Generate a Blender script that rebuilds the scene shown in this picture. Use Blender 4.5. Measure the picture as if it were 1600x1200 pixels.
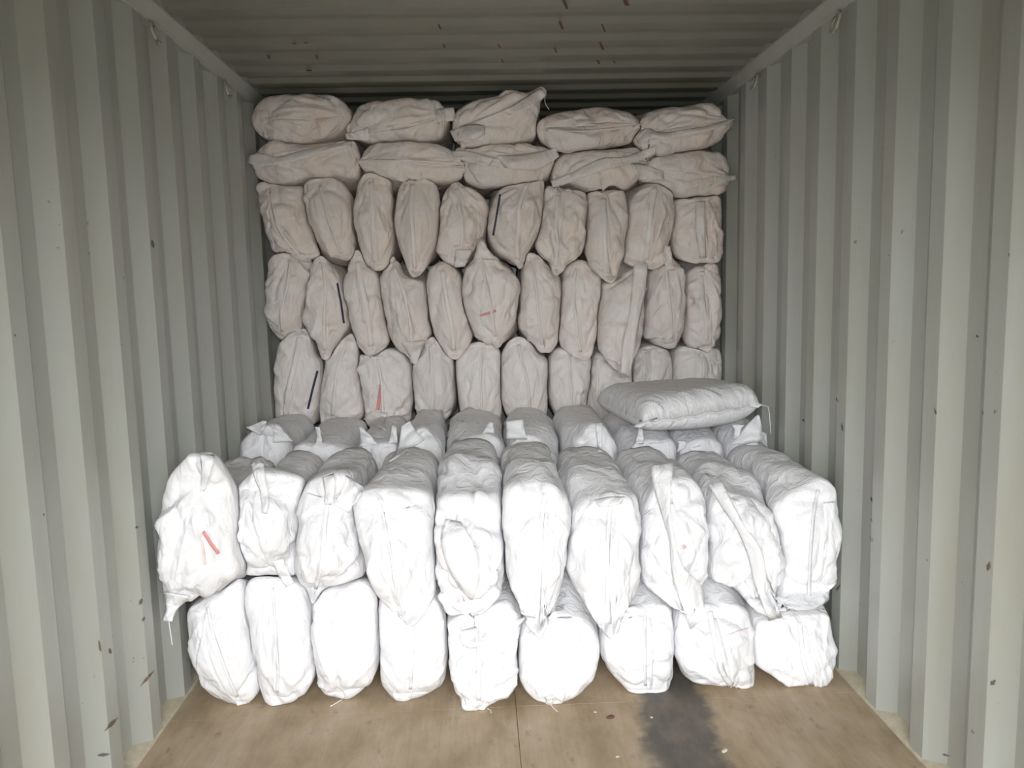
import bpy, math
import numpy as np
from mathutils import Vector, Matrix
from mathutils.bvhtree import BVHTree

# ------------------------------------------------------------------ scene, camera, sky, exposure
for o in list(bpy.data.objects):
    bpy.data.objects.remove(o, do_unlink=True)
S = bpy.context.scene
COL = S.collection

FPX = 1260.0                                   # focal length in pixels of the 1600 x 1200 frame
CAM = np.array([-0.092, 0.0, 1.422])           # metres; x right, y into the container, z up (floor = 0)
PITCH, YAW, ROLL = 0.1234, 0.0373, 0.0235
cp, sp, cy, sy, cr, sr = (math.cos(PITCH), math.sin(PITCH), math.cos(YAW), math.sin(YAW), math.cos(ROLL), math.sin(ROLL))
_f = np.array([sy * cp, cy * cp, -sp]); _r = np.array([cy, -sy, 0.0]); _d = np.cross(_f, _r)
RM = np.array([cr * _r + sr * _d, -sr * _r + cr * _d, _f])   # rows: right, down, forward
cam = bpy.data.objects.new('camera', bpy.data.cameras.new('camera'))
COL.objects.link(cam)
cam.data.sensor_width = 36.0
cam.data.lens = 36.0 * FPX / 1600.0
cam.data.clip_start = 0.05
cam.matrix_world = Matrix(((RM[0][0], -RM[1][0], -RM[2][0], CAM[0]), (RM[0][1], -RM[1][1], -RM[2][1], CAM[1]),
                           (RM[0][2], -RM[1][2], -RM[2][2], CAM[2]), (0, 0, 0, 1)))
S.camera = cam

Y_DOOR, Y_BACK = -0.85, 5.05                   # twenty-foot container, its open door behind the camera
W2, H = 1.17, 2.377

S.view_settings.view_transform = 'Standard'
S.view_settings.look = 'None'
S.view_settings.gamma = 1.0
S.view_settings.use_curve_mapping = False
S.view_settings.exposure = 3.8

world = bpy.data.worlds.new('overcast_sky'); S.world = world
world.use_nodes = True
nt = world.node_tree; nt.nodes.clear()
wo = nt.nodes.new('ShaderNodeOutputWorld'); bg = nt.nodes.new('ShaderNodeBackground')
tc = nt.nodes.new('ShaderNodeTexCoord'); sx = nt.nodes.new('ShaderNodeSeparateXYZ')
mp = nt.nodes.new('ShaderNodeMapRange')        # bright, nearly even overcast sky
mp.inputs['From Min'].default_value = 0.0; mp.inputs['From Max'].default_value = 1.0
mp.inputs['To Min'].default_value = 0.95; mp.inputs['To Max'].default_value = 1.15
nt.links.new(tc.outputs['Generated'], sx.inputs[0]); nt.links.new(sx.outputs['Z'], mp.inputs['Value'])
nt.links.new(mp.outputs[0], bg.inputs['Strength'])
bg.inputs['Color'].default_value = (0.97, 0.985, 1.0, 1)
nt.links.new(bg.outputs[0], wo.inputs[0])
world.cycles.sampling_method = 'MANUAL'; world.cycles.sample_map_resolution = 256

pl = bpy.data.lights.new('doorway_portal', 'AREA'); pl.shape = 'RECTANGLE'; pl.size = 2.30; pl.size_y = 2.26
pl.cycles.is_portal = True
po = bpy.data.objects.new('doorway_portal', pl); COL.objects.link(po)
po.location = (0, Y_DOOR + 0.02, 1.13); po.rotation_euler = (math.pi / 2, 0, 0)   # looks into the container

# the camera's own flash, just above the lens
fl = bpy.data.lights.new('camera_flash', 'SPOT'); fl.energy = 8.0; fl.spot_size = math.radians(75); fl.spot_blend = 1.0; fl.shadow_soft_size = 0.02
fo = bpy.data.objects.new('camera_flash', fl); COL.objects.link(fo)
fo.matrix_world = cam.matrix_world.copy(); fo.location = (CAM[0] + 0.03, 0.0, CAM[2] + 0.06)

# ------------------------------------------------------------------ helpers
def ray(u, v):
    d = RM.T @ np.array([(u - 800) / FPX, (v - 600) / FPX, 1.0]); return d
def at(u, v, y):
    d = ray(u, v); return CAM + d * (y - CAM[1]) / d[1]
def at_arr(P, y):
    P = np.asarray(P, float)
    q = np.stack([(P[:, 0] - 800) / FPX, (P[:, 1] - 600) / FPX, np.ones(len(P))], 1) @ RM
    t = (y - CAM[1]) / q[:, 1]
    return CAM + q * t[:, None]

def mesh_obj(name, verts, faces, mat, parent=None, smooth=True):
    me = bpy.data.meshes.new(name)
    me.from_pydata([tuple(map(float, v)) for v in verts], [], [tuple(map(int, f)) for f in faces])
    if smooth:
        me.polygons.foreach_set('use_smooth', [True] * len(me.polygons))
    me.materials.append(mat)
    me.update()
    o = bpy.data.objects.new(name, me); COL.objects.link(o)
    if parent is not None:
        o.parent = parent
    return o
def box_data(x0, x1, y0, y1, z0, z1):
    v = [(x, y, z) for x in (x0, x1) for y in (y0, y1) for z in (z0, z1)]
    f = [(0, 1, 3, 2), (4, 6, 7, 5), (0, 4, 5, 1), (2, 3, 7, 6), (0, 2, 6, 4), (1, 5, 7, 3)]
    return v, f
def box(name, b, mat, parent=None, bevel=0.0):
    v, f = box_data(*b)
    o = mesh_obj(name, v, f, mat, parent, smooth=False)
    if bevel:
        m = o.modifiers.new('bevel', 'BEVEL'); m.width = bevel; m.segments = 2
    return o
def tube_data(pts, r, n=6):
    pts = [Vector(p) for p in pts]; V, F = [], []
    for i, p in enumerate(pts):
        t = (pts[min(i + 1, len(pts) - 1)] - pts[max(i - 1, 0)]).normalized()
        a = t.orthogonal().normalized(); b = t.cross(a)
        for k in range(n):
            an = 2 * math.pi * k / n
            V.append(p + (a * math.cos(an) + b * math.sin(an)) * r)
    for i in range(len(pts) - 1):
        for k in range(n):
            F.append((i * n + k, i * n + (k + 1) % n, (i + 1) * n + (k + 1) % n, (i + 1) * n + k))
    F.append(tuple(range(n))[::-1]); F.append(tuple(range((len(pts) - 1) * n, len(pts) * n)))
    return V, F
def structure(o, label, cat=None):
    o['kind'] = 'structure'; o['label'] = label
    o['category'] = cat or 'structure'
    return o

# ------------------------------------------------------------------ materials
def mat_base(name):
    m = bpy.data.materials.new(name); m.use_nodes = True
    n = m.node_tree.nodes; b = n['Principled BSDF']; return m, m.node_tree, n, b
def add(n, t, **kw):
    x = n.new(t)
    for k, v in kw.items():
        if k in x.inputs: x.inputs[k].default_value = v
        else: setattr(x, k, v)
    return x
def ramp(n, stops):
    r = n.new('ShaderNodeValToRGB'); e = r.color_ramp.elements
    while len(e) < len(stops): e.new(0.5)
    for el, (p, c) in zip(e, stops):
        el.position = p; el.color = (*c, 1) if len(c) == 3 else c
    return r
def mix(nt, fac, a, b, mode='MIX'):
    x = nt.nodes.new('ShaderNodeMix'); x.data_type = 'RGBA'; x.blend_type = mode
    for sock, val in ((x.inputs[0], fac), (x.inputs[6], a), (x.inputs[7], b)):
        if hasattr(val, 'links'): nt.links.new(val, sock)
        else: sock.default_value = val if not isinstance(val, tuple) else (*val, 1)
    return x.outputs[2]

def sack_material(name, base, patch, patch_amt):
    m, nt, n, b = mat_base(name)
    t = n.new('ShaderNodeTexCoord'); L = nt.links.new
    no = add(n, 'ShaderNodeTexNoise', Scale=7.0, Detail=3.0, Roughness=0.55)
    L(t.outputs['Object'], no.inputs['Vector'])
    r = ramp(n, [(0.46, (0, 0, 0)), (0.70, (1, 1, 1))]); L(no.outputs[0], r.inputs[0])
    mul = add(n, 'ShaderNodeMath', operation='MULTIPLY'); mul.inputs[1].default_value = patch_amt
    L(r.outputs[0], mul.inputs[0])
    col = mix(nt, mul.outputs[0], base, patch)
    oi = n.new('ShaderNodeObjectInfo')
    hv = add(n, 'ShaderNodeHueSaturation'); vr = add(n, 'ShaderNodeMapRange')
    vr.inputs['To Min'].default_value = 0.96; vr.inputs['To Max'].default_value = 1.03
    L(oi.outputs['Random'], vr.inputs[0]); L(vr.outputs[0], hv.inputs['Value']); L(col, hv.inputs['Color'])
    L(hv.outputs[0], b.inputs['Base Color'])
    b.inputs['Roughness'].default_value = 0.48
    b.inputs['Specular IOR Level'].default_value = 0.35
    # woven tape: fine ribs both ways, and small crumples
    w1 = add(n, 'ShaderNodeTexWave', Scale=95.0, Distortion=0.4); w1.bands_direction = 'Z'
    w2 = add(n, 'ShaderNodeTexWave', Scale=95.0, Distortion=0.4); w2.bands_direction = 'X'
    L(t.outputs['Object'], w1.inputs[0]); L(t.outputs['Object'], w2.inputs[0])
    ad = add(n, 'ShaderNodeMath', operation='ADD'); L(w1.outputs[1], ad.inputs[0]); L(w2.outputs[1], ad.inputs[1])
    bm1 = add(n, 'ShaderNodeBump', Strength=0.12, Distance=0.0006); L(ad.outputs[0], bm1.inputs['Height'])
    mpn = n.new('ShaderNodeMapping'); mpn.inputs['Scale'].default_value = (1, 1, 0.55); mpn.inputs['Rotation'].default_value = (0.3, 0.4, 0.2)
    L(t.outputs['Object'], mpn.inputs[0])
    n2 = add(n, 'ShaderNodeTexNoise', Scale=20.0, Detail=3.0, Roughness=0.5, Distortion=1.1)
    L(mpn.outputs[0], n2.inputs['Vector'])
    bm2 = add(n, 'ShaderNodeBump', Strength=0.8, Distance=0.012); L(n2.outputs[0], bm2.inputs['Height'])
    L(bm1.outputs[0], bm2.inputs['Normal']); L(bm2.outputs[0], b.inputs['Normal'])
    return m
M_FRONT = sack_material('white_woven_plastic', (0.84, 0.84, 0.86), (0.80, 0.795, 0.805), 0.6)
M_REAR = sack_material('beige_woven_plastic', (0.79, 0.73, 0.69), (0.80, 0.655, 0.555), 0.7)  # warm beige with peach patches, for the three top rear rows
M_MID = sack_material('neutral_woven_plastic', (0.79, 0.755, 0.735), (0.78, 0.70, 0.645), 0.6)  # more neutral tone for the lowest visible rear row
M_LOWER = sack_material('beige_woven_plastic_pale', (0.785, 0.735, 0.705), (0.79, 0.675, 0.60), 0.65)  # tone between those two, for the fourth row
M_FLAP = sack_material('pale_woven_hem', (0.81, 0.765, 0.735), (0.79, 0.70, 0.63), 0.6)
M_FLAPW = sack_material('white_woven_hem', (0.83, 0.83, 0.845), (0.80, 0.80, 0.81), 0.4)

def flat_material(name, c, rough=0.6, metal=0.0):
    m, nt, n, b = mat_base(name)
    t = n.new('ShaderNodeTexCoord'); no = add(n, 'ShaderNodeTexNoise', Scale=35.0, Detail=3.0)
    nt.links.new(t.outputs['Object'], no.inputs['Vector'])
    r = ramp(n, [(0.3, tuple(x * 0.85 for x in c)), (0.7, tuple(min(1, x * 1.1) for x in c))])
    nt.links.new(no.outputs[0], r.inputs[0]); nt.links.new(r.outputs[0], b.inputs['Base Color'])
    b.inputs['Roughness'].default_value = rough; b.inputs['Metallic'].default_value = metal
    return m
M_RED = flat_material('faded_red_print', (0.72, 0.33, 0.32))
M_PINK = flat_material('pale_pink_print', (0.82, 0.66, 0.65))
M_BLUE = flat_material('dark_blue_print', (0.035, 0.04, 0.09))
M_STRING = flat_material('white_thread', (0.80, 0.79, 0.76))
M_RUST = flat_material('rust_scratch', (0.17, 0.125, 0.075), 0.85)
M_SCUFF = flat_material('dark_scuff', (0.13, 0.12, 0.12), 0.8)
M_STEEL = flat_material('worn_ring_steel', (0.45, 0.45, 0.38), 0.5)
M_CAULK = flat_material('dirty_sealant', (0.50, 0.45, 0.34), 0.8)
M_DEBRIS = flat_material('pale_crumb', (0.75, 0.70, 0.60), 0.8)
M_LEAF = flat_material('brown_scrap', (0.13, 0.06, 0.045), 0.8)
M_SKYBLOCK = flat_material('sky_blocker_grey', (0.10, 0.10, 0.095), 0.9)
BLOCKER_TOP = 4.0  # top of the added sky-blocking box
M_YARD = flat_material('yard_concrete', (0.055, 0.053, 0.05), 0.9)

def paint_material(name, base, stain, grime):
    m, nt, n, b = mat_base(name); L = nt.links.new
    t = n.new('ShaderNodeTexCoord'); mpn = n.new('ShaderNodeMapping'); mpn.inputs['Scale'].default_value = (3, 3, 0.5)
    L(t.outputs['Object'], mpn.inputs[0])
    n1 = add(n, 'ShaderNodeTexNoise', Scale=2.6, Detail=4.0, Roughness=0.6); L(mpn.outputs[0], n1.inputs['Vector'])
    r1 = ramp(n, [(0.42, (0, 0, 0)), (0.78, (1, 1, 1))]); L(n1.outputs[0], r1.inputs[0])
    c1 = mix(nt, r1.outputs[0], base, stain)
    n2 = add(n, 'ShaderNodeTexNoise', Scale=42.0, Detail=2.0, Roughness=0.5); L(t.outputs['Object'], n2.inputs['Vector'])
    n3 = add(n, 'ShaderNodeTexNoise', Scale=1.7, Detail=1.0); L(t.outputs['Object'], n3.inputs['Vector'])
    r2 = ramp(n, [(0.72, (0, 0, 0)), (0.75, (1, 1, 1))]); L(n2.outputs[0], r2.inputs[0])
    r3 = ramp(n, [(0.50, (0, 0, 0)), (0.62, (1, 1, 1))]); L(n3.outputs[0], r3.inputs[0])
    mu = add(n, 'ShaderNodeMath', operation='MULTIPLY'); L(r2.outputs[0], mu.inputs[0]); L(r3.outputs[0], mu.inputs[1])
    c2 = mix(nt, mu.outputs[0], c1, grime)
    L(c2, b.inputs['Base Color'])
    b.inputs['Roughness'].default_value = 0.36; b.inputs['Specular IOR Level'].default_value = 0.55
    n4 = add(n, 'ShaderNodeTexNoise', Scale=6.0, Detail=2.0); L(t.outputs['Object'], n4.inputs['Vector'])
    bm = add(n, 'ShaderNodeBump', Strength=0.25, Distance=0.01); L(n4.outputs[0], bm.inputs['Height']); L(bm.outputs[0], b.inputs['Normal'])
    return m
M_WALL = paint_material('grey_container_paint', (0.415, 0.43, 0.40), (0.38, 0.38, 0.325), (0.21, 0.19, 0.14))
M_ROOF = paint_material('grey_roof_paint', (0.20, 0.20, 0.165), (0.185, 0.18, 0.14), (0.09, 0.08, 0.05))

def plywood_material(name):
    m, nt, n, b = mat_base(name); L = nt.links.new
    t = n.new('ShaderNodeTexCoord'); mpn = n.new('ShaderNodeMapping'); mpn.inputs['Scale'].default_value = (2.2, 1.0, 1)
    L(t.outputs['Object'], mpn.inputs[0])
    n1 = add(n, 'ShaderNodeTexNoise', Scale=3.2, Detail=5.0, Roughness=0.62); L(mpn.outputs[0], n1.inputs['Vector'])
    r1 = ramp(n, [(0.30, (0.275, 0.205, 0.125)), (0.50, (0.385, 0.295, 0.195)), (0.72, (0.46, 0.37, 0.275))]); L(n1.outputs[0], r1.inputs[0])
    m2 = n.new('ShaderNodeMapping'); m2.inputs['Scale'].default_value = (28, 1.6, 1); L(t.outputs['Object'], m2.inputs[0])
    n2 = add(n, 'ShaderNodeTexNoise', Scale=3.0, Detail=3.0); L(m2.outputs[0], n2.inputs['Vector'])
    r2 = ramp(n, [(0.3, (0.94, 0.94, 0.94)), (0.7, (1.04, 1.04, 1.04))]); L(n2.outputs[0], r2.inputs[0])
    c1 = mix(nt, 1.0, r1.outputs[0], r2.outputs[0], 'MULTIPLY')
    n3 = add(n, 'ShaderNodeTexNoise', Scale=9.0, Detail=4.0, Roughness=0.65); L(mpn.outputs[0], n3.inputs['Vector'])
    r3 = ramp(n, [(0.60, (0, 0, 0)), (0.74, (0.75, 0.75, 0.75))]); L(n3.outputs[0], r3.inputs[0])
    c2 = mix(nt, r3.outputs[0], c1, (0.17, 0.135, 0.095))
    # one dark grey paint or oil stain, a ragged band on the right of the middle joint
    sep = n.new('ShaderNodeSeparateXYZ'); L(t.outputs['Object'], sep.inputs[0])
    n5 = add(n, 'ShaderNodeTexNoise', Scale=9.0, Detail=4.0, Roughness=0.6); L(t.outputs['Object'], n5.inputs['Vector'])
    def math_(op, a, c):
        x = add(n, 'ShaderNodeMath', operation=op)
        for i, v in enumerate((a, c)):
            if hasattr(v, 'links'): L(v, x.inputs[i])
            else: x.inputs[i].default_value = v
        return x.outputs[0]
    xc = math_('SUBTRACT', sep.outputs['X'], math_('ADD', math_('MULTIPLY', math_('SUBTRACT', sep.outputs['Y'], 2.2), 0.10), 0.485))
    wob = math_('MULTIPLY', math_('SUBTRACT', n5.outputs[0], 0.5), 0.16)
    dd = math_('ABSOLUTE', math_('ADD', xc, wob), 0.0)
    st = add(n, 'ShaderNodeMapRange'); st.inputs['From Min'].default_value = 0.085; st.inputs['From Max'].default_value = 0.14
    st.inputs['To Min'].default_value = 0.93; st.inputs['To Max'].default_value = 0.0; L(dd, st.inputs[0])
    n6 = add(n, 'ShaderNodeTexNoise', Scale=6.0, Detail=4.0, Roughness=0.6); L(mpn.outputs[0], n6.inputs['Vector'])
    r6 = ramp(n, [(0.35, (0.80, 0.80, 0.80)), (0.6, (1, 1, 1))]); L(n6.outputs[0], r6.inputs[0])
    c3 = mix(nt, math_('MULTIPLY', st.outputs[0], r6.outputs[0]), c2, (0.078, 0.074, 0.068))
    L(c3, b.inputs['Base Color'])
    b.inputs['Roughness'].default_value = 0.62
    bm = add(n, 'ShaderNodeBump', Strength=0.3, Distance=0.004); L(n3.outputs[0], bm.inputs['Height']); L(bm.outputs[0], b.inputs['Normal'])
    return m
M_PLY = plywood_material('worn_plywood')

# ------------------------------------------------------------------ the container
PITCHW, DEPTH = 0.278, 0.036
def wall_profile(y_inner):
    pts = []; k0 = int((Y_DOOR - y_inner) / PITCHW) - 1; k1 = int((Y_BACK - y_inner) / PITCHW) + 2
    for k in range(k0, k1):
        y = y_inner + k * PITCHW
        pts += [(y - 0.068, DEPTH), (y, 0.0), (y + 0.070, 0.0), (y + 0.138, DEPTH)]
    pts = [p for p in pts if Y_DOOR + 0.05 < p[0] < Y_BACK]
    return [(Y_DOOR, DEPTH)] + pts + [(Y_BACK, DEPTH)]
def corrugated_wall(name, side, y_inner, label):
    pr = wall_profile(y_inner); V, F = [], []
    for y, d in pr:
        for z in (-0.03, 2.325):
            V.append((side * (W2 + d), y, z))
    for y, d in pr:
        for z in (-0.03, 2.325):
            V.append((side * (W2 + d + 0.004), y, z))
    n = len(pr) * 2
    for i in range(len(pr) - 1):
        a = i * 2
        F.append((a, a + 1, a + 3, a + 2)); F.append((n + a, n + a + 2, n + a + 3, n + a + 1))
        F.append((a + 1, n + a + 1, n + a + 3, a + 3)); F.append((a, a + 2, n + a + 2, n + a))
    o = mesh_obj(name, V, F, M_WALL, smooth=False)
    m = o.modifiers.new('bend', 'BEVEL'); m.width = 0.006; m.segments = 2; m.limit_method = 'ANGLE'; m.angle_limit = math.radians(15)
    return structure(o, label, 'wall')
wall_l = corrugated_wall('wall_left', -1, 1.900, 'grey corrugated steel wall at the left of the container')
wall_r = corrugated_wall('wall_right', 1, 1.893, 'grey corrugated steel wall at the right of the container')

V, F = [], []
ys = []
k = 0
y = Y_DOOR
PR = 0.2045; y_ref = 3.340
k0 = int((Y_DOOR - y_ref) / PR); k1 = int((Y_BACK - y_ref) / PR) + 1
prof = []
for k in range(k0, k1 + 1):
    y = y_ref + k * PR
    prof += [(y - 0.030, 0.020), (y, 0.0), (y + 0.075, 0.0), (y + 0.105, 0.020)]
prof = [(Y_DOOR, 0.02)] + [p for p in prof if Y_DOOR + 0.02 < p[0] < Y_BACK - 0.01] + [(Y_BACK, 0.02)]
XR = W2 - 0.022
for dz in (0.0, 0.004):
    for y, d in prof:
        V += [(-XR, y, H + d + dz), (XR, y, H + d + dz)]
n = len(prof) * 2
for i in range(len(prof) - 1):
    a = i * 2
    F.append((a, a + 1, a + 3, a + 2)); F.append((n + a, n + a + 2, n + a + 3, n + a + 1))
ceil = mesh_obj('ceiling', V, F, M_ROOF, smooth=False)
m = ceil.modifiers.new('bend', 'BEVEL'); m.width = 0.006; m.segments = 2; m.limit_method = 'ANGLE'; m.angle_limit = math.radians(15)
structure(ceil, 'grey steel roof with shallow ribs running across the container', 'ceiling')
CEIL_BVH = None

def rail(name, side, label):
    # top side rail: square tube with its lower inner edge showing above the corrugation
    s = side; x0 = W2 - 0.032; V = []; F = []
    sec = [(x0, 2.405), (x0, 2.372), (W2 - 0.004, 2.338), (W2 + 0.004, 2.325), (W2 + 0.060, 2.325), (W2 + 0.060, 2.405)]
    for y in (Y_DOOR, Y_BACK):
        V += [(s * x, y, z) for x, z in sec]
    n = len(sec)
    for i in range(n):
        F.append((i, (i + 1) % n, n + (i + 1) % n, n + i))
    F.append(tuple(range(n))); F.append(tuple(range(n, 2 * n)))
    o = mesh_obj(name, V, F, M_WALL, smooth=False)
    mm = o.modifiers.new('b', 'BEVEL'); mm.width = 0.003; mm.segments = 2
    return structure(o, label, 'trim')
rail_l = rail('trim_1', -1, 'steel rail along the top of the left container wall')
rail_r = rail('trim_2', 1, 'steel rail along the top of the right container wall')
for side, rl, ylist in ((-1, rail_l, (2.886, 3.675)), (1, rail_r, (2.859, 3.684))):
    for y in ylist:
        pts = []
        for a in np.linspace(0, 2 * math.pi, 15):
            pts.append((side * (W2 - 0.012 - 0.010 * math.cos(a)), y + 0.026 * math.sin(a), 2.292 - 0.036 * math.cos(a) - 0.004))
        v, f = tube_data(pts, 0.0055, 6)
        o = mesh_obj('lashing_ring', v, f, M_STEEL, rl); o['label'] = 'small steel lashing ring'

# floor: plywood panels laid on a steel deck, a joint down the middle
deck = box('floor', (-W2 - 0.03, W2 + 0.03, Y_DOOR, Y_BACK, -0.10, -0.030), M_SCUFF)
structure(deck, 'worn brown plywood floor of the container', 'floor')
for xa, xb in ((-W2 + 0.004, -0.0088), (-0.0073, W2 - 0.004)):
    for ya, yb in ((Y_DOOR + 0.01, 0.148), (0.151, 2.577), (2.5785, Y_BACK - 0.01)):
        box('plywood_panel', (xa, xb, ya, yb, -0.0295, 0.0), M_PLY, deck, 0.0006)
for side, nm in ((-1, 'left'), (1, 'right')):
    # sloped sealant fillet filling the troughs of the corrugation at floor level
    V, F = [], []
    sec = [(W2 - 0.006, -0.012), (W2 - 0.006, 0.004), (W2 + 0.004, 0.010), (W2 + 0.036, 0.030), (W2 + 0.036, -0.012)]
    for y in (Y_DOOR, Y_BACK):
        V += [(side * x, y, z) for x, z in sec]
    n = 5
    for i in range(n):
        F.append((i, (i + 1) % n, n + (i + 1) % n, n + i))
    o = mesh_obj('baseboard_' + nm, V, F, M_CAULK, smooth=False)
    structure(o, 'dirty cream sealant strip along the floor edge by the %s wall' % nm, 'trim')
bw = box('wall_back', (-W2 - 0.03, W2 + 0.03, Y_BACK, Y_BACK + 0.05, -0.03, 2.42), M_WALL)
structure(bw, 'grey steel end wall behind the rear stack', 'wall')
hd = box('trim_3', (-W2 - 0.03, W2 + 0.03, Y_DOOR - 0.10, Y_DOOR, 2.27, 2.45), M_WALL)
structure(hd, 'steel header over the open door end', 'trim')
for side, i in ((-1, 4), (1, 5)):
    xx = sorted((side * (W2 - 0.02), side * (W2 + 0.10)))
    pst = box('trim_%d' % i, (xx[0], xx[1], Y_DOOR - 0.12, Y_DOOR, -0.10, 2.45), M_WALL)
    structure(pst, 'steel corner post at the open door end, %s side' % ('left' if side < 0 else 'right'), 'trim')
yd = mesh_obj('ground', [(-60, -120, -1.45), (60, -120, -1.45), (60, 30, -1.45), (-60, 30, -1.45)], [(0, 1, 2, 3)], M_YARD)
structure(yd, 'grey concrete yard outside the container', 'ground')

blocker = box('yard_sky_blocker', (-70, 70, -30, -21, -1.45, BLOCKER_TOP), M_SKYBLOCK)  # unseen box, added to cut low skylight coming through the door
structure(blocker, 'unseen dark block added behind the camera to screen off the low sky', 'wall')

# scratches and scuffs on the walls, dirt marks on the roof
def patch(name, mat, parent, quad, off):
    c = np.array(quad, float) + np.array(off)
    mid = c.mean(0)
    rng = np.random.RandomState(int(abs(mid[1]) * 1000) % 9999)
    nseg = 7; V = []; F = []
    for i in range(nseg + 1):
        t = i / nseg; a = c[0] + (c[1] - c[0]) * t; b = c[3] + (c[2] - c[3]) * t
        w = math.sin(math.pi * (0.06 + 0.88 * t)) * rng.uniform(0.55, 1.1); md = (a + b) / 2
        V += [md + (a - md) * w, md + (b - md) * w]
    for i in range(nseg):
        F.append((2 * i, 2 * i + 1, 2 * i + 3, 2 * i + 2))
    o = mesh_obj(name, V, F, mat, parent, smooth=False)
    mm = o.modifiers.new('thick', 'SOLIDIFY'); mm.thickness = 0.0012; mm.offset = 0
    return o
def wall_hit(u, v, side, y_inner):
    d = ray(u, v); best = None
    pr = wall_profile(y_inner)
    for (ya, da), (yb, db) in zip(pr[:-1], pr[1:]):
        # intersect with the facet x = side*(W2 + lerp)
        xa, xb = side * (W2 + da), side * (W2 + db)
        # solve CAM.x + t dx = xa + (CAM.y + t dy - ya)/(yb-ya)*(xb-xa)
        s = (xb - xa) / (yb - ya); den = d[0] - s * d[1]
        if abs(den) < 1e-9: continue
        t = (xa + s * (CAM[1] - ya) - CAM[0]) / den
        yy = CAM[1] + t * d[1]
        if t > 0 and ya - 1e-4 <= yy <= yb + 1e-4 and (best is None or t < best): best = t
    return None if best is None else CAM + best * d
def wall_mark(name, mat, side, a, b, wpx):
    w = wall_l if side < 0 else wall_r; yi = 1.900 if side < 0 else 1.893
    a = np.array(a, float); b = np.array(b, float); d = (b - a) / np.linalg.norm(b - a); nn = np.array([-d[1], d[0]]) * wpx / 2
    n = 8; V = []; F = []
    rng = np.random.RandomState(int(a[0] * 7 + a[1]) % 9999)
    for i in range(n + 1):
        t = i / n; q = a + (b - a) * t; wd = nn * math.sin(math.pi * (0.05 + 0.9 * t)) * rng.uniform(0.4, 1.2)
        for s in (-1, 1):
            h = wall_hit(*(q + s * wd), side, yi)
            if h is None: return
            V.append(h + np.array([-side * 0.0012, -0.0012, 0]))
    for i in range(n):
        F.append((2 * i, 2 * i + 1, 2 * i + 3, 2 * i + 2))
    o = mesh_obj(name, V, F, mat, w, smooth=False)
for a, b, wd in (((219, 1072), (241, 1047), 5), ((163, 1142), (184, 1121), 5), ((154, 1000), (157, 1018), 5), ((171, 1012), (173, 1022), 4)):
    wall_mark('rust_scratch', M_RUST, -1, a, b, wd)
for a, b, wd in (((218, 945), (222, 935), 6), ((222, 971), (226, 963), 5), ((152, 1180), (172, 1178), 6), ((67, 802), (69, 806), 3), ((22, 522), (25, 526), 3), ((237, 375), (240, 388), 5),
                 ((211, 825), (216, 822), 5)):
    wall_mark('dark_scuff', M_SCUFF, -1, a, b, wd)
for a, b, wd in (((1543, 892), (1546, 877), 6), ((1361, 838), (1363, 846), 4), ((1361, 810), (1363, 816), 3), ((1361, 778), (1363, 784), 3)):
    wall_mark('rust_scratch', M_RUST, 1, a, b, wd)
for a, b, wd in (((1307, 923), (1313, 913), 4), ((1307, 621), (1310, 628), 5), ((1254, 654), (1257, 659), 4), ((1525, 524), (1530, 527), 5), ((1535, 642), (1537, 648), 4),
                 ((1460, 637), (1463, 648), 4), ((1315, 660), (1317, 674), 3), ((1548, 1070), (1556, 1062), 7), ((1472, 1178), (1484, 1181), 4), ((1576, 395), (1578, 401), 3), ((1361, 776), (1362, 782), 3)):
    wall_mark('dark_scuff', M_SCUFF, 1, a, b, wd)
def roof_mark(u, v, wp, hp, ang=0.4):
    q = []
    for a, b in ((-1, -1), (1, -1), (1, 1), (-1, 1)):
        d = ray(u + a * wp + b * hp * ang, v + b * hp); t = (H - 0.0012 - CAM[2]) / d[2]; q.append(CAM + t * d)
    mesh_obj('dirt_mark', [(*p[:2], H - 0.0012) for p in q], [(0, 1, 2, 3)], M_LEAF, ceil, smooth=False)
for u, v, wp, hp in ((883, 6, 2.2, 8), (978, 4, 3, 5), (877, 40, 2, 6), (943, 44, 1.4, 6), (940, 72, 2, 6), (687, 42, 1.6, 4), (868, 78, 1.6, 4), (420, 89, 2, 3), (460, 68, 3, 1), (478, 67, 3, 1),
                     (495, 89, 1.3, 3), (483, 110, 4, 1), (935, 97, 2, 3), (780, 72, 1.2, 3), (694, 72, 1.2, 3), (785, 95, 1, 3), (960, 97, 1.5, 2)):
    roof_mark(u, v, wp, hp)
# ------------------------------------------------------------------ sacks
FR = {'P': (0, 0, 1.0), 'Z1': (360, 120, .2625), 'Z2': (760, 120, .2625), 'Z3': (380, 370, .2625), 'Z4': (780, 370, .2625),
      'Z5': (230, 620, .35), 'Z6': (770, 580, .35), 'Z7': (230, 840, .35), 'Z8': (770, 840, .35),
      'ZA': (700, 130, .133333), 'I1': (380, 620, .2), 'I2': (680, 620, .2), 'I3': (940, 570, .2)}
def px(fr, pts):
    ox, oy, s = FR[fr]
    return np.array([(ox + p[0] * s, oy + p[1] * s) for p in pts], float)
def resample(P, n, closed=False):
    P = np.asarray(P, float)
    Q = np.vstack([P, P[:1]]) if closed else P
    L = np.r_[0, np.cumsum(np.linalg.norm(np.diff(Q, axis=0), axis=1))]
    t = np.linspace(0, L[-1], n, endpoint=not closed)
    return np.stack([np.interp(t, L, Q[:, k]) for k in range(Q.shape[1])], 1)
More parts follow.
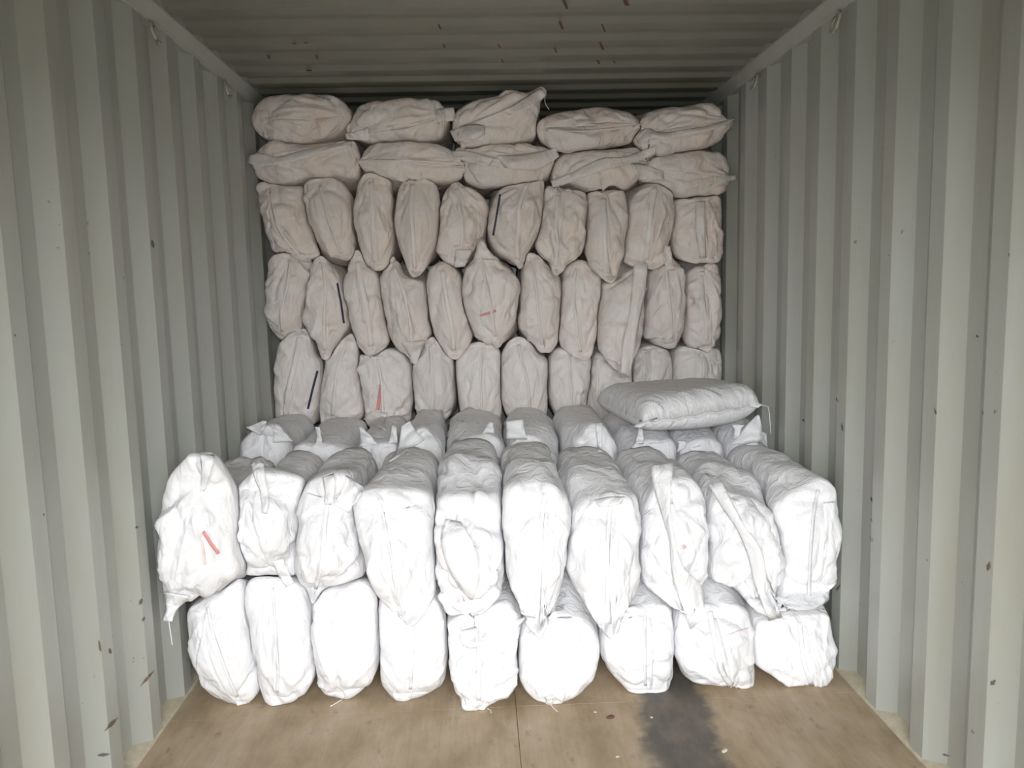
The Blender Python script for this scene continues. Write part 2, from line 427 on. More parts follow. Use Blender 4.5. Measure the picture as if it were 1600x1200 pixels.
def catmull(P, closed=True, m=8):
    P = np.asarray(P, float); n = len(P); out = []
    rngi = range(n) if closed else range(n - 1)
    for i in rngi:
        if closed: p0, p1, p2, p3 = P[i - 1], P[i], P[(i + 1) % n], P[(i + 2) % n]
        else: p0, p1, p2, p3 = P[max(i - 1, 0)], P[i], P[i + 1], P[min(i + 2, n - 1)]
        for t in np.arange(m) / m:
            out.append(0.5 * (2 * p1 + (p2 - p0) * t + (2 * p0 - 5 * p1 + 4 * p2 - p3) * t * t + (3 * p1 - p0 - 3 * p2 + p3) * t ** 3))
    if not closed: out.append(P[-1])
    return np.array(out)

def fold_field(a, b, folds):
    h = np.zeros_like(a)
    for (x0, z0, ang, ln, w, amp) in folds:
        c, s = math.cos(ang), math.sin(ang)
        u = (a - x0) * c + (b - z0) * s; v = -(a - x0) * s + (b - z0) * c
        v = v + 0.25 * ln * np.sin(u / ln * 2.2 + x0 * 40) * 0.25
        fall = np.clip(1 - (np.abs(u) / ln) ** 2, 0, 1) ** 1.5
        h += amp * np.exp(-np.abs(v) / w) * fall
    return h

def grid_normals(G):
    du = np.roll(G, -1, 1) - np.roll(G, 1, 1)
    dv = np.empty_like(G); dv[1:-1] = G[2:] - G[:-2]; dv[0] = G[1] - G[0]; dv[-1] = G[-1] - G[-2]
    n = np.cross(du, dv); l = np.linalg.norm(n, axis=2, keepdims=True)
    return n / np.maximum(l, 1e-9)

def set_thing(o, label, cat, group):
    o['label'] = label; o['category'] = cat
    if group: o['group'] = group

def strip_part(name, root, loc, bvh, all_bvh, e1, e2, mat, lift, y_free, m=14, k=5, thick=0.0016, rng=None, wav=0.0, over=False):
    """A strip of sheet lying on a sack's surface between two traced edges; off the sack it hangs free at y_free."""
    A = resample(catmull(e1, False), m); B = resample(catmull(e2, False), m)
    P = A[:, None, :] * (1 - np.linspace(0, 1, k))[None, :, None] + B[:, None, :] * np.linspace(0, 1, k)[None, :, None]
    Yd = np.full((m, k), np.nan); Yg = np.full((m, k), 99.0)
    for i in range(m):
        for j in range(k):
            d = ray(*P[i, j]); dn = Vector(d).normalized()
            h = bvh.ray_cast(Vector(CAM), dn)
            if h[0] is not None: Yd[i, j] = h[0].y
            g = all_bvh.ray_cast(Vector(CAM), dn)
            if g[0] is not None: Yg[i, j] = g[0].y - 0.003
    if over: Yd = np.minimum(Yd, y_free + 0.03)     # a flap stands up at the sack's end, it does not lie back on its top
    hit = ~np.isnan(Yd)
    if not over and not hit.any(): return None
    Y = np.where(hit, Yd, y_free)
    for _ in range(12):
        Z = np.pad(Y, 1, mode='edge'); S4 = (Z[:-2, 1:-1] + Z[2:, 1:-1] + Z[1:-1, :-2] + Z[1:-1, 2:]) / 4
        Y = 0.5 * Y + 0.5 * S4
        Y = np.where(hit, np.minimum(Y, Yd), Y)
    lf = np.sin(np.linspace(0.06, 1, k) * math.pi * 0.5)[None, :] * lift
    er = np.ones(m); ne = max(2, m // 5)
    if hit[0].all(): er[:ne] = np.linspace(0.05, 1, ne)
    if hit[-1].all(): er[-ne:] = np.linspace(1, 0.05, ne)
    lf = lf * er[:, None]
    Y = (np.minimum(Y, Yg) if over else Y) - lf
    if wav and rng is not None:
        Y = Y - wav * np.abs(np.sin(np.linspace(0, 1, m)[:, None] * rng.uniform(4, 9) + np.linspace(0, 2, k)[None, :] + rng.uniform(0, 6)))
    V = [at(P[i, j, 0], P[i, j, 1], Y[i, j]) - loc for i in range(m) for j in range(k)]
    F = [(i * k + j, i * k + j + 1, (i + 1) * k + j + 1, (i + 1) * k + j) for i in range(m - 1) for j in range(k - 1)]
    o = mesh_obj(name, V, F, mat, root)
    if thick:
        mm = o.modifiers.new('thick', 'SOLIDIFY'); mm.thickness = thick; mm.offset = -1
    return o

def line_edges(pts, w):
    pts = np.asarray(pts, float); d = np.gradient(pts, axis=0); d /= np.linalg.norm(d, axis=1, keepdims=True) + 1e-9
    n = np.stack([-d[:, 1], d[:, 0]], 1) * w / 2
    return pts - n, pts + n

def sack(label, group, fr, outline, spine, y_out, zc, seed, bulge=0.09, length=0.70, flaps=(), marks=(), strings=(),
         seam=9, seam_side=1, mat=None, hem=None, N=140, RC=22, RS=8, wr=1.0, cell_x=None, name='woven_sack', fwd=0.8, inset=0.07, y_foot=None):
    rng = np.random.RandomState(seed)
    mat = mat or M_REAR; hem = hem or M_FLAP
    O2 = resample(catmull(px(fr, outline), True), N, True)
    O = at_arr(O2, y_out)
    def lean(P2, P):                              # a sack whose foot stands further out than its top
        if y_foot is None: return P
        yy = y_foot + (y_out - y_foot) * np.clip((P[:, 2] - zc[0]) / (zc[1] - zc[0]), 0, 1)
        return at_arr(P2, yy)
    O = lean(O2, lean(O2, O))
    # make every outline run counter-clockwise seen from the camera (x right, z up)
    ar = np.sum(O[:, 0] * np.roll(O[:, 2], -1) - np.roll(O[:, 0], -1) * O[:, 2])
    if ar < 0: O = O[::-1]; O2 = O2[::-1]
    # start the ring at the same place in every sack
    zlo, zhi = zc
    excess = np.maximum(np.maximum(zlo - O[:, 2], O[:, 2] - zhi), 0)
    O = at_arr(O2, O[:, 1] - np.minimum(excess * fwd, 0.09 if y_out > 3 else 0.17))   # what hangs past its neighbours swings forward
    O[:, 0] = np.clip(O[:, 0], -W2 + 0.006, W2 - 0.006)
    S2 = resample(catmull(px(fr, spine), False), 40); Sp = at_arr(S2, y_out); Sp = lean(S2, lean(S2, Sp))
    k0 = int(40 * inset); Sp = Sp[k0:40 - k0]
    A, B = Sp[0], Sp[-1]; ab = B - A; ab[1] = 0.0; l2 = ab @ ab
    s = np.clip(((O - A) @ ab) / l2, 0, 1)
    # ease so that ring points are spread along the spine
    idx = s * (len(Sp) - 1); i0 = np.clip(idx.astype(int), 0, len(Sp) - 2); fr_ = (idx - i0)[:, None]
    SP = Sp[i0] * (1 - fr_) + Sp[i0 + 1] * fr_
    w = np.linalg.norm((O - SP)[:, [0, 2]], axis=1); SPy = SP[:, 1].copy()
    D = bulge * (0.45 + 0.55 * (1 - np.abs(2 * s - 1) ** 2.2))
    # cap rows
    ts = 1 - np.linspace(0, 1, RC) ** 1.25
    p = 2.25; rows = []
    wn = np.clip(w / 0.07, 0.25, 1) ** 0.6
    # smooth the bulge scale around the ring, and let it agree on both sides at the spine
    for t in ts:
        g = (1 - (1 - t) ** p) ** (1 / p)
        loc_scale = wn * (1 - t) + t
        R_ = O * (1 - t) + SP * t
        R_[:, 1] = O[:, 1] * (1 - t) + SPy * t - D * g * loc_scale
        rows.append(R_)
    # sides: from the traced end outline to the sack's rounded-box cross-section
    cx0, cx1 = (np.percentile(O[:, 0], 3), np.percentile(O[:, 0], 97)) if cell_x is None else cell_x
    ctr = np.array([(cx0 + cx1) / 2, (zlo + zhi) / 2]); hw = (cx1 - cx0) / 2; hh = (zhi - zlo) / 2
    a = np.unwrap(np.arctan2((O[:, 2] - ctr[1]) / hh, (O[:, 0] - ctr[0]) / hw)); e = 2 / 3.4
    ce = np.stack([ctr[0] + hw * np.sign(np.cos(a)) * np.abs(np.cos(a)) ** e, ctr[1] + hh * np.sign(np.sin(a)) * np.abs(np.sin(a)) ** e], 1)
    back = length - bulge * 1.2
    for t in np.linspace(0, 1, RS + 1)[1:]:
        b = min(1.0, (t * back) / 0.20); b = b * b * (3 - 2 * b)
        R_ = O.copy(); R_[:, 0] = O[:, 0] * (1 - b) + ce[:, 0] * b; R_[:, 2] = O[:, 2] * (1 - b) + ce[:, 1] * b
        R_[:, 1] = O[:, 1] * (1 - b) + y_out * b + t * back
        rows.append(R_)
    for t in (0.35, 0.75, 1.0):
        R_ = rows[RC + RS - 1].copy(); sc = math.sqrt(max(0, 1 - t * t)) if t < 1 else 0.02
        R_[:, 0] = ctr[0] + (R_[:, 0] - ctr[0]) * max(sc, 0.02); R_[:, 2] = ctr[1] + (R_[:, 2] - ctr[1]) * max(sc, 0.45 if t < 1 else 0.4)
        R_[:, 1] += t * 0.07; rows.append(R_)
    G = np.array(rows)
    # wrinkles
    Nn = grid_normals(G)
    c3 = G.reshape(-1, 3).mean(0)
    if np.mean(np.sum(Nn[2:RC] * (G[2:RC] - np.array([c3[0], y_out + 0.1, c3[2]])), axis=2)) < 0: Nn = -Nn
    X, Y, Z = G[..., 0], G[..., 1], G[..., 2]
    folds = []
    ax = math.atan2(ab[2], ab[0])
    for P0, sgn in ((A, 1), (B, -1)):
        for _ in range(12):
            an = ax + (0 if sgn > 0 else math.pi) + rng.uniform(-1.25, 1.25); ln = rng.uniform(0.06, 0.17)
            r0 = rng.uniform(0.0, 0.05)
            folds.append((P0[0] + math.cos(an) * (r0 + ln), P0[2] + math.sin(an) * (r0 + ln), an, ln, rng.uniform(0.004, 0.011), rng.choice([-1, 1]) * rng.uniform(0.004, 0.013)))
    for _ in range(22):
        q = Sp[rng.randint(len(Sp))]; an = ax + math.pi / 2 + rng.normal(0, 0.45)
        folds.append((q[0] + rng.normal(0, 0.05), q[2] + rng.normal(0, 0.05), an, rng.uniform(0.025, 0.075), rng.uniform(0.004, 0.008), rng.choice([-1, 1]) * rng.uniform(0.0025, 0.006)))
    for _ in range(7):
        q = Sp[rng.randint(len(Sp))]; off = rng.uniform(-0.08, 0.08)
        folds.append((q[0] - math.sin(ax) * off, q[2] + math.cos(ax) * off, ax + rng.normal(0, 0.25), rng.uniform(0.10, 0.22), rng.uniform(0.010, 0.022), rng.choice([-1, 1]) * rng.uniform(0.004, 0.010)))
    h = fold_field(X, Z, folds) * np.clip(np.abs(Nn[..., 1]) * 1.6, 0, 1)
    tf = []
    for _ in range(22):
        tf.append((rng.uniform(cx0, cx1), y_out + rng.uniform(-0.04, back), rng.normal(0, 0.6), rng.uniform(0.03, 0.13), rng.uniform(0.006, 0.014), rng.choice([-1, 1]) * rng.uniform(0.002, 0.007)))
    h += fold_field(X, Y, tf) * np.clip(Nn[..., 2] * 1.5, 0, 1)
    lump = np.zeros_like(X)
    for _ in range(7):
        kv = rng.normal(size=3); kv *= 2 * math.pi / rng.uniform(0.10, 0.30) / np.linalg.norm(kv); ph = rng.uniform(0, 6.3)
        lump += np.sin(X * kv[0] + Y * kv[1] * 0.6 + Z * kv[2] + ph) * 0.0022
    for _ in range(4):
        kv = rng.normal(size=3); kv *= 2 * math.pi / rng.uniform(0.07, 0.2) / np.linalg.norm(kv); ph = rng.uniform(0, 6.3)
        lump += (np.abs(np.sin((X * kv[0] + Y * kv[1] + Z * kv[2]) * 0.5 + ph + lump * 120)) - 0.6) * 0.0065
    rowmask = np.ones(len(G)); rowmask[:5] = (0.0, 0.3, 0.55, 0.8, 0.95)
    rowmask[RC - 2:RC + 1] = 0.55
    rowmask[-3:] = 0
    G = G + Nn * ((h + lump) * wr * rowmask[:, None])[..., None]
    if zlo < 0.05: G[..., 2] = np.maximum(G[..., 2], 0.0015)
    return dict(G=G, ctr=ctr, y_out=y_out, length=length, name=name, label=label, group=group, mat=mat, hem=hem, rng=rng, fr=fr, spine=spine,
                seam=seam, seam_side=seam_side, flaps=flaps, marks=marks, strings=strings, RC=RC)

def grid_faces(R, n):
    F = [(i * n + j, (i + 1) * n + j, (i + 1) * n + (j + 1) % n, i * n + (j + 1) % n) for i in range(R - 1) for j in range(n)]
    F.append(tuple(range((R - 1) * n, R * n)))
    return F

def finish_sack(d, all_bvh):
    G, ctr, y_out, length, mat, hem, rng, fr, spine, seam, seam_side = (d[k] for k in ('G', 'ctr', 'y_out', 'length', 'mat', 'hem', 'rng', 'fr', 'spine', 'seam', 'seam_side'))
    name, label, group, flaps, marks, strings = (d[k] for k in ('name', 'label', 'group', 'flaps', 'marks', 'strings'))
    R, n = G.shape[:2]
    loc = np.array([ctr[0], (y_out + length * 0.4), G[..., 2].min()])
    V = G.reshape(-1, 3)
    F = d['F']
    root = bpy.data.objects.new(name, None); COL.objects.link(root); root.location = loc; root.empty_display_size = 0.05
    set_thing(root, label, 'sack', group)
    body = mesh_obj('sack_body', V - loc, F, mat, root)
    bvh = BVHTree.FromPolygons([tuple(v) for v in V], F)
    if seam:
        sp2 = resample(catmull(px(fr, spine), False), 26)[2:-2]
        e1, e2 = line_edges(sp2, seam)
        if seam_side > 0: e1 = sp2
        else: e2 = sp2; e1, e2 = e2, e1
        strip_part('end_seam', root, loc, bvh, all_bvh, e1, e2, hem, 0.0045, y_out - 0.02, m=24, k=4, rng=rng, wav=0.0025)
    for fl in flaps:
        ff, e1, e2 = fl[0], fl[1], fl[2]; lift = fl[3] if len(fl) > 3 else 0.014
        strip_part('corner_flap', root, loc, bvh, all_bvh, px(ff, e1), px(ff, e2), hem, lift, y_out - 0.035, m=18, k=7, thick=0.003, rng=rng, wav=0.006, over=True)
    for ff, pts, wd, mm, nm in marks:
        e1, e2 = line_edges(resample(px(ff, pts), 26), wd)
        strip_part(nm, root, loc, bvh, all_bvh, e1, e2, mm, 0.004, y_out, m=26, k=4, thick=0.0006)
    for ff, pts in strings:
        P = catmull(px(ff, pts), False, 5); Q = []
        for q in P:
            hh_ = bvh.ray_cast(Vector(CAM), Vector(ray(*q)).normalized())
            w_ = at(q[0], q[1], (hh_[0].y - 0.004) if hh_[0] is not None else y_out - 0.03)
            if w_[2] < 0.003:
                d = ray(*q); w_ = CAM + d * (0.004 - CAM[2]) / d[2]
            Q.append(w_ - loc)
        v, f = tube_data(Q, 0.0018, 5)
        mesh_obj('tie_string', v, f, M_STRING, root)
    return root
RED, PINK, BLUE = 'red_print_mark', 'pink_print_mark', 'dark_edge_stripe'
# ---- rear stack, top row: sacks laid flat (A) and the row below them (B)
gA, gB = 'flat sacks in the top row', 'flat sacks in the second row from the roof'
def rearA(*a, **k): return sack(*a, **k)
ROWS = []
ROWS += [
 dict(label='smooth plump sack lying flat at the left end of the topmost row', group=gA, fr='Z1', y_out=4.06, zc=(2.115, 2.335), seed=1,
      outline=[(130,260),(150,190),(215,125),(330,110),(470,103),(600,118),(680,160),(722,215),(715,270),(670,320),(610,365),(500,395),(380,405),(270,392),(200,370),(150,320)],
      spine=[(150,262),(430,275),(715,240)], seam=0),
 dict(label='flat sack second from left in the topmost row, square stub at its right end', group=gA, fr='Z1', y_out=4.05, zc=(2.115, 2.325), seed=2,
      outline=[(700,310),(740,225),(790,165),(900,140),(1070,130),(1220,140),(1262,170),(1290,205),(1300,260),(1275,340),(1220,378),(1050,388),(930,390),(830,395),(760,378),(705,362)],
      spine=[(700,345),(900,325),(1100,290),(1295,230)], seam=9,
      flaps=[('Z1',[(1230,192),(1290,184),(1330,182)],[(1230,270),(1290,265),(1342,262)]), ('Z1',[(820,300),(740,330),(682,338)],[(830,380),(760,378),(692,372)])]),
 dict(label='crumpled middle sack of the topmost row, its corner sticking up to the roof', group=gA, fr='ZA', y_out=4.03, zc=(2.10, 2.33), seed=3, wr=1.3,
      outline=[(110,330),(230,250),(380,180),(560,130),(740,105),(860,120),(1000,90),(1085,62),(1130,95),(1140,140),(1085,200),(1060,330),(1030,460),(1040,580),(1010,650),(880,690),(700,730),(540,745),(350,770),(200,760),(100,690),(55,620),(60,560),(70,500),(65,440)],
      spine=[(70,590),(330,490),(590,390),(830,280),(1110,110)], seam=0,
      flaps=[('ZA',[(640,330),(860,190),(1090,52)],[(720,375),(950,290),(1158,140)],0.02), ('ZA',[(430,500),(280,480),(140,510),(22,565)],[(430,600),(330,650),(180,670),(85,685)],0.02)],
      strings=[('ZA',[(1140,140),(1138,230),(1185,310)])]),
 dict(label='domed flat sack fourth from left in the topmost row, a seam across it', group=gA, fr='Z2', y_out=4.05, zc=(2.10, 2.29), seed=4,
      outline=[(300,300),(350,240),(480,205),(650,182),(760,195),(870,235),(940,275),(930,300),(900,350),(850,395),(740,420),(600,440),(480,450),(390,435),(330,390),(305,340)],
      spine=[(305,310),(600,312),(935,282)], seam=7),
 dict(label='sack at the right end of the topmost row, pointed corner at the right wall', group=gA, fr='Z2', y_out=4.03, zc=(2.08, 2.29), seed=5,
      outline=[(915,260),(950,215),(1050,185),(1200,175),(1340,170),(1390,205),(1420,245),(1478,238),(1465,280),(1420,340),(1370,390),(1280,430),(1150,450),(1040,470),(990,450),(885,400),(890,350),(920,300)],
      spine=[(890,370),(1020,335),(1200,310),(1350,285),(1470,248)], seam=0,
      flaps=[('Z2',[(890,350),(960,302),(1040,332),(1200,310),(1350,285),(1475,240)],[(900,400),(980,370),(1060,370),(1210,345),(1360,310),(1478,254)],0.018)]),
 dict(label='sack lying flat at the left end of the second row, hem folded across its end', group=gB, fr='Z1', y_out=4.07, zc=(1.90, 2.11), seed=6, wr=1.2,
      outline=[(125,475),(170,450),(210,405),(300,392),(450,402),(600,388),(730,385),(765,440),(780,520),(760,590),(690,610),(560,600),(440,615),(380,645),(290,645),(190,620),(145,560),(125,525)],
      spine=[(125,495),(270,500),(400,470),(560,430),(745,400)], seam=0,
      flaps=[('Z1',[(104,462),(190,452),(280,478),(420,440),(560,412),(722,382)],[(100,512),(180,535),(300,520),(440,490),(580,440),(726,408)],0.02)]),
 dict(label='flat sack second from left in the second row, tapering to points at both ends', group=gB, fr='Z1', y_out=4.06, zc=(1.90, 2.11), seed=7, wr=0.8,
      outline=[(738,498),(775,492),(805,440),(860,402),(1000,390),(1150,390),(1240,410),(1310,440),(1400,480),(1420,540),(1380,600),(1290,630),(1150,635),(1020,625),(930,610),(850,580),(790,550),(762,522)],
      spine=[(735,508),(900,505),(1150,510),(1420,530)], seam=6, seam_side=-1),
 dict(label='creased sack in the middle of the second row, a twisted flap at its right end', group=gB, fr='P', y_out=4.05, zc=(1.90, 2.10), seed=8, wr=1.3,
      outline=[(710,238),(718,230),(760,229),(781,229),(812,225),(839,227),(857,233),(866,240),(864,254),(858,270),(850,278),(838,284),(810,290),(780,294),(754,294),(735,288),(724,278),(724,262),(718,250)],
      spine=[(716,246),(750,250),(790,250),(830,247),(864,243)], seam=0,
      flaps=[('P',[(775,243),(815,241),(845,236),(868,231)],[(788,262),(825,266),(852,260),(874,244)],0.02), ('P',[(706,236),(735,236),(772,247)],[(712,247),(735,254),(765,260)],0.015)]),
 dict(label='flat sack fourth from left in the second row, ragged hem rising to the right', group=gB, fr='Z2', y_out=4.05, zc=(1.88, 2.10), seed=9, wr=1.2,
      outline=[(390,600),(392,640),(430,648),(480,640),(560,660),(640,680),(740,655),(830,670),(880,640),(920,590),(985,490),(995,430),(900,418),(760,425),(600,440),(480,460),(420,500),(395,550)],
      spine=[(400,640),(540,560),(700,490),(850,490),(985,430)], seam=0,
      flaps=[('Z2',[(400,640),(530,560),(680,485),(820,475),(1008,408)],[(430,656),(560,605),(720,550),(860,512),(1002,468)],0.02), ('Z2',[(500,580),(440,600),(385,620)],[(520,610),(460,640),(395,658)],0.012)]),
 dict(label='sack at the right end of the second row, a blunt corner by the right wall', group=gB, fr='Z2', y_out=4.07, zc=(1.86, 2.10), seed=10, wr=0.9,
      outline=[(900,500),(950,480),(1060,460),(1200,440),(1330,440),(1400,460),(1440,520),(1485,588),(1480,612),(1440,640),(1400,690),(1300,715),(1180,722),(1110,705),(1050,660),(990,640),(910,615),(890,560)],
      spine=[(890,545),(1050,565),(1300,600),(1478,600)], seam=0,
      flaps=[('Z2',[(862,513),(940,520),(1055,565)],[(905,622),(970,622),(1060,610)],0.018), ('Z2',[(1350,570),(1420,580),(1488,586)],[(1350,620),(1420,625),(1484,614)],0.01)]),
]
gC = 'upright sacks in the third row from the roof'
def C(label, seed, fr, outline, spine, **k):
    d = dict(label=label, group=gC, fr=fr, y_out=k.pop('y_out', 4.09), zc=(1.54, 1.915), seed=seed, outline=outline, spine=spine); d.update(k); ROWS.append(d)
C('sack at the left end of the third row, against the left wall', 11, 'Z1',
  [(175,650),(230,640),(380,645),(440,660),(445,760),(460,860),(490,940),(520,1010),(535,1075),(480,1100),(400,1075),(330,1045),(265,1040),(220,950),(195,850),(172,720)], [(240,645),(270,800),(310,930),(440,1080)], wr=1.2)
C('leaning sack second from left in the third row, under a hanging flat sack', 12, 'Z1',
  [(445,640),(510,605),(590,598),(650,620),(700,680),(720,760),(730,880),(745,1000),(740,1060),(700,1090),(640,1085),(570,1060),(530,1010),(490,900),(455,780),(440,700)], [(530,605),(575,780),(615,920),(690,1085)], wr=1.1)
C('slim smooth sack third from left in the third row, seam down the middle', 113, 'Z1',
  [(735,760),(750,680),(785,590),(830,575),(900,590),(955,620),(965,700),(968,800),(975,950),(960,1080),(920,1140),(860,1150),(800,1100),(770,1020),(745,920),(732,830)], [(850,578),(860,750),(865,900),(880,1145)], wr=0.7, seam=16)
C('slim egg-shaped sack fourth from left in the third row, tapering to a point below', 14, 'Z1',
  [(975,880),(985,760),(1005,660),(1040,605),(1110,588),(1190,610),(1235,660),(1250,740),(1245,880),(1225,980),(1190,1080),(1150,1160),(1115,1192),(1075,1180),(1030,1080),(1000,1000)], [(1100,590),(1090,760),(1100,950),(1112,1185)], wr=0.6, y_out=4.07, seam=14)
C('sack fifth from left in the third row, peaked top and tab at its foot', 15, 'Z1',
  [(1250,760),(1270,690),(1340,618),(1400,650),(1480,690),(1525,750),(1530,830),(1515,940),(1480,990),(1440,1060),(1390,1120),(1350,1135),(1310,1120),(1260,1090),(1225,1020),(1235,900)], [(1345,622),(1380,800),(1390,950),(1365,1130)],
  flaps=[('Z1',[(1340,1030),(1335,1080),(1332,1134)],[(1440,1030),(1420,1080),(1396,1128)],0.015)], marks=[('Z1',[(1330,1010),(1450,1000)],4,M_PINK,PINK)])
C('sack in the third row with a dark stripe down its left edge', 16, 'Z2',
  [(20,830),(45,720),(100,650),(200,605),(320,600),(345,640),(345,740),(335,850),(300,950),(270,1010),(240,1060),(205,1135),(180,1125),(120,1080),(60,1040),(20,980),(5,900)], [(270,608),(215,750),(205,900),(195,1125)],
  y_out=4.07, wr=1.1, marks=[('Z2',[(82,700),(62,820),(40,945)],3.2,M_BLUE,BLUE)], seam=14)
C('sack seventh from left in the third row, broad with several upright creases', 17, 'Z2',
  [(350,680),(400,655),(500,670),(590,690),(605,760),(595,900),(588,1000),(560,1070),(500,1110),(430,1180),(390,1170),(380,1110),(330,1080),(290,1020),(300,940),(325,820),(340,740)], [(440,662),(425,850),(435,1000),(410,1170)], wr=1.3)
C('slim sack eighth from left in the third row, halved by a straight fold', 18, 'Z2',
  [(608,690),(690,672),(780,675),(822,690),(838,780),(835,900),(820,1000),(800,1100),(770,1200),(725,1226),(660,1170),(600,1100),(590,1000),(598,860)], [(710,680),(720,850),(722,1000),(742,1215)], wr=0.8, seam=16, y_out=4.08)
C('sack ninth from left in the third row, leaning right under a flat sack', 19, 'Z2',
  [(845,760),(870,700),(930,640),(1040,600),(1090,640),(1118,720),(1115,850),(1100,950),(1070,1040),(1060,1110),(990,1150),(900,1135),(830,1110),(815,1080),(830,950),(845,850)], [(1020,620),(1005,760),(985,900),(965,1130)], wr=1.0, seam=16)
C('boxy sack with upright folds at the right end of the third row', 20, 'Z2',
  [(1120,742),(1200,726),(1300,718),(1385,716),(1398,800),(1400,950),(1398,1070),(1355,1110),(1250,1110),(1160,1090),(1112,1040),(1105,950),(1115,850)], [(1270,728),(1275,900),(1290,1100)], wr=0.9, seam=0,
  flaps=[('Z2',[(1250,740),(1246,900),(1270,1075)],[(1302,740),(1300,900),(1306,1075)],0.016)])
gD = 'upright sacks in the fourth row from the roof'
def Dd(label, seed, fr, outline, spine, **k):
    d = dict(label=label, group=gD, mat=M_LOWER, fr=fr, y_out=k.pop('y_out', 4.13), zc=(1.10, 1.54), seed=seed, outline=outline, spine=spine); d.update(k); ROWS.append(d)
Dd('crumpled peach-tinted sack at the left end of the fourth row', 21, 'Z3',
   [(150,150),(200,115),(300,100),(390,110),(415,160),(400,240),(395,330),(372,430),(362,520),(345,560),(290,590),(240,610),(200,590),(160,540),(140,460),(145,330),(152,230)], [(290,105),(270,300),(235,450),(245,605)], wr=1.3)
Dd('sack in the fourth row with a dark stripe on its right edge', 22, 'Z3',
   [(400,230),(430,150),(470,120),(530,170),(580,230),(600,320),(620,430),(628,540),(600,590),(545,660),(520,715),(490,728),(460,700),(420,600),(380,540),(365,470),(380,380),(395,300)], [(470,125),(500,300),(490,500),(500,722)],
   marks=[('Z3',[(560,275),(582,390),(600,515)],3.2,M_BLUE,BLUE)], y_out=4.11, wr=1.1)
Dd('sack third from left in the fourth row, a pointed ear at its top left', 23, 'Z3',
   [(600,250),(630,190),(668,85),(705,100),(740,155),(790,200),(815,260),(830,370),(840,480),(865,580),(868,640),(830,680),(760,708),(720,690),(680,640),(650,560),(625,450),(602,340)], [(685,95),(715,250),(755,450),(780,700)], wr=0.9, seam=16)
Dd('sack fourth from left in the fourth row, hanging to a squared stub at its foot', 24, 'Z3',
   [(825,230),(872,125),(920,145),(960,220),(1030,245),(1085,275),(1092,380),(1110,500),(1125,575),(1110,605),(1075,630),(1045,700),(1025,752),(1000,748),(960,700),(900,640),(870,560),(840,450),(822,330)], [(885,130),(960,320),(1000,500),(1018,745)],
   flaps=[('Z3',[(940,630),(985,700),(1000,750)],[(1085,615),(1055,690),(1032,762)],0.015)], y_out=4.11, wr=1.2, marks=[('Z3',[(1000,530),(1015,575)],5,M_PINK,PINK)])
Dd('narrow sack fifth from left in the fourth row, leaning right along a seam fold', 25, 'Z3',
   [(1090,280),(1110,190),(1190,145),(1250,180),(1290,230),(1305,330),(1320,430),(1350,530),(1362,600),(1320,680),(1280,728),(1230,720),(1180,660),(1130,570),(1105,450),(1088,360)], [(1190,150),(1220,350),(1258,550),(1268,722)], wr=0.7, seam=14)
Dd('broad round sack in the middle of the fourth row, ear up, red streak', 26, 'Z3',
   [(1300,290),(1320,190),(1370,130),(1395,80),(1400,40),(1428,35),(1455,75),(1520,130),(1585,200),(1635,250),(1648,330),(1635,430),(1612,520),(1570,590),(1530,630),(1512,650),(1470,628),(1400,610),(1360,560),(1325,470),(1303,380)], [(1412,40),(1440,200),(1480,400),(1515,640)],
   flaps=[('Z3',[(1370,130),(1395,70),(1386,16)],[(1500,140),(1455,70),(1434,12)],0.02)], marks=[('Z3',[(1410,470),(1455,455),(1505,440)],4,M_RED,RED)], y_out=4.09, fwd=1.0, wr=1.1)
Dd('sack seventh from left in the fourth row, smooth with a thin seam down its front', 27, 'Z4',
   [(130,230),(145,150),(170,95),(230,112),(270,140),(320,200),(358,240),(370,330),(365,440),(355,560),(340,640),(312,690),(270,692),(240,685),(180,620),(130,560),(112,500),(125,400)], [(175,100),(220,250),(240,450),(272,688)], wr=0.8, seam=8)
Dd('sack eighth from left in the fourth row, rounded shoulders and a faint centre ridge', 28, 'Z4',
   [(375,260),(400,180),(470,140),(530,150),(590,200),(610,250),(608,350),(600,480),(585,580),(560,660),(540,720),(500,738),(440,710),(370,660),(350,610),(360,500),(370,380)], [(475,145),(452,300),(466,500),(500,732)], wr=0.7, seam=8)
Dd('sack in the fourth row with a long open hem down its right edge', 29, 'Z4',
   [(615,290),(700,250),(760,205),(810,172),(865,172),(878,210),(870,300),(865,420),(850,520),(840,640),(800,730),(775,815),(735,820),(680,780),(620,720),(588,660),(590,550),(600,420)], [(840,175),(810,300),(770,450),(745,815)], seam=0, y_out=4.08,
   flaps=[('Z4',[(802,163),(790,300),(772,480),(735,620),(722,836)],[(884,170),(868,330),(842,450),(805,660),(777,832)],0.025)])
Dd('round sack tenth from left in the fourth row, thin upright ear above it', 30, 'Z4',
   [(880,240),(930,180),(985,140),(990,90),(1012,88),(1030,135),(1080,180),(1105,240),(1105,400),(1095,560),(1050,640),(1030,662),(960,650),(900,610),(862,600),(862,500),(875,350)], [(1002,90),(1010,250),(1030,450),(1032,655)], wr=1.2,
   flaps=[('Z4',[(985,200),(984,120),(985,54)],[(1042,200),(1028,120),(1017,54)],0.02)], marks=[('Z4',[(970,400),(920,460),(905,540)],2,M_PINK,PINK)])
Dd('narrow sack at the right end of the fourth row, pressed against the right wall', 31, 'Z4',
   [(1115,230),(1150,190),(1210,180),(1280,172),(1310,230),(1318,350),(1310,500),(1290,600),(1262,685),(1238,695),(1180,670),(1120,640),(1102,580),(1107,400)], [(1210,185),(1225,350),(1240,500),(1252,688)], wr=1.1, seam=10)
gE = 'upright sacks in the lowest visible row of the rear stack'
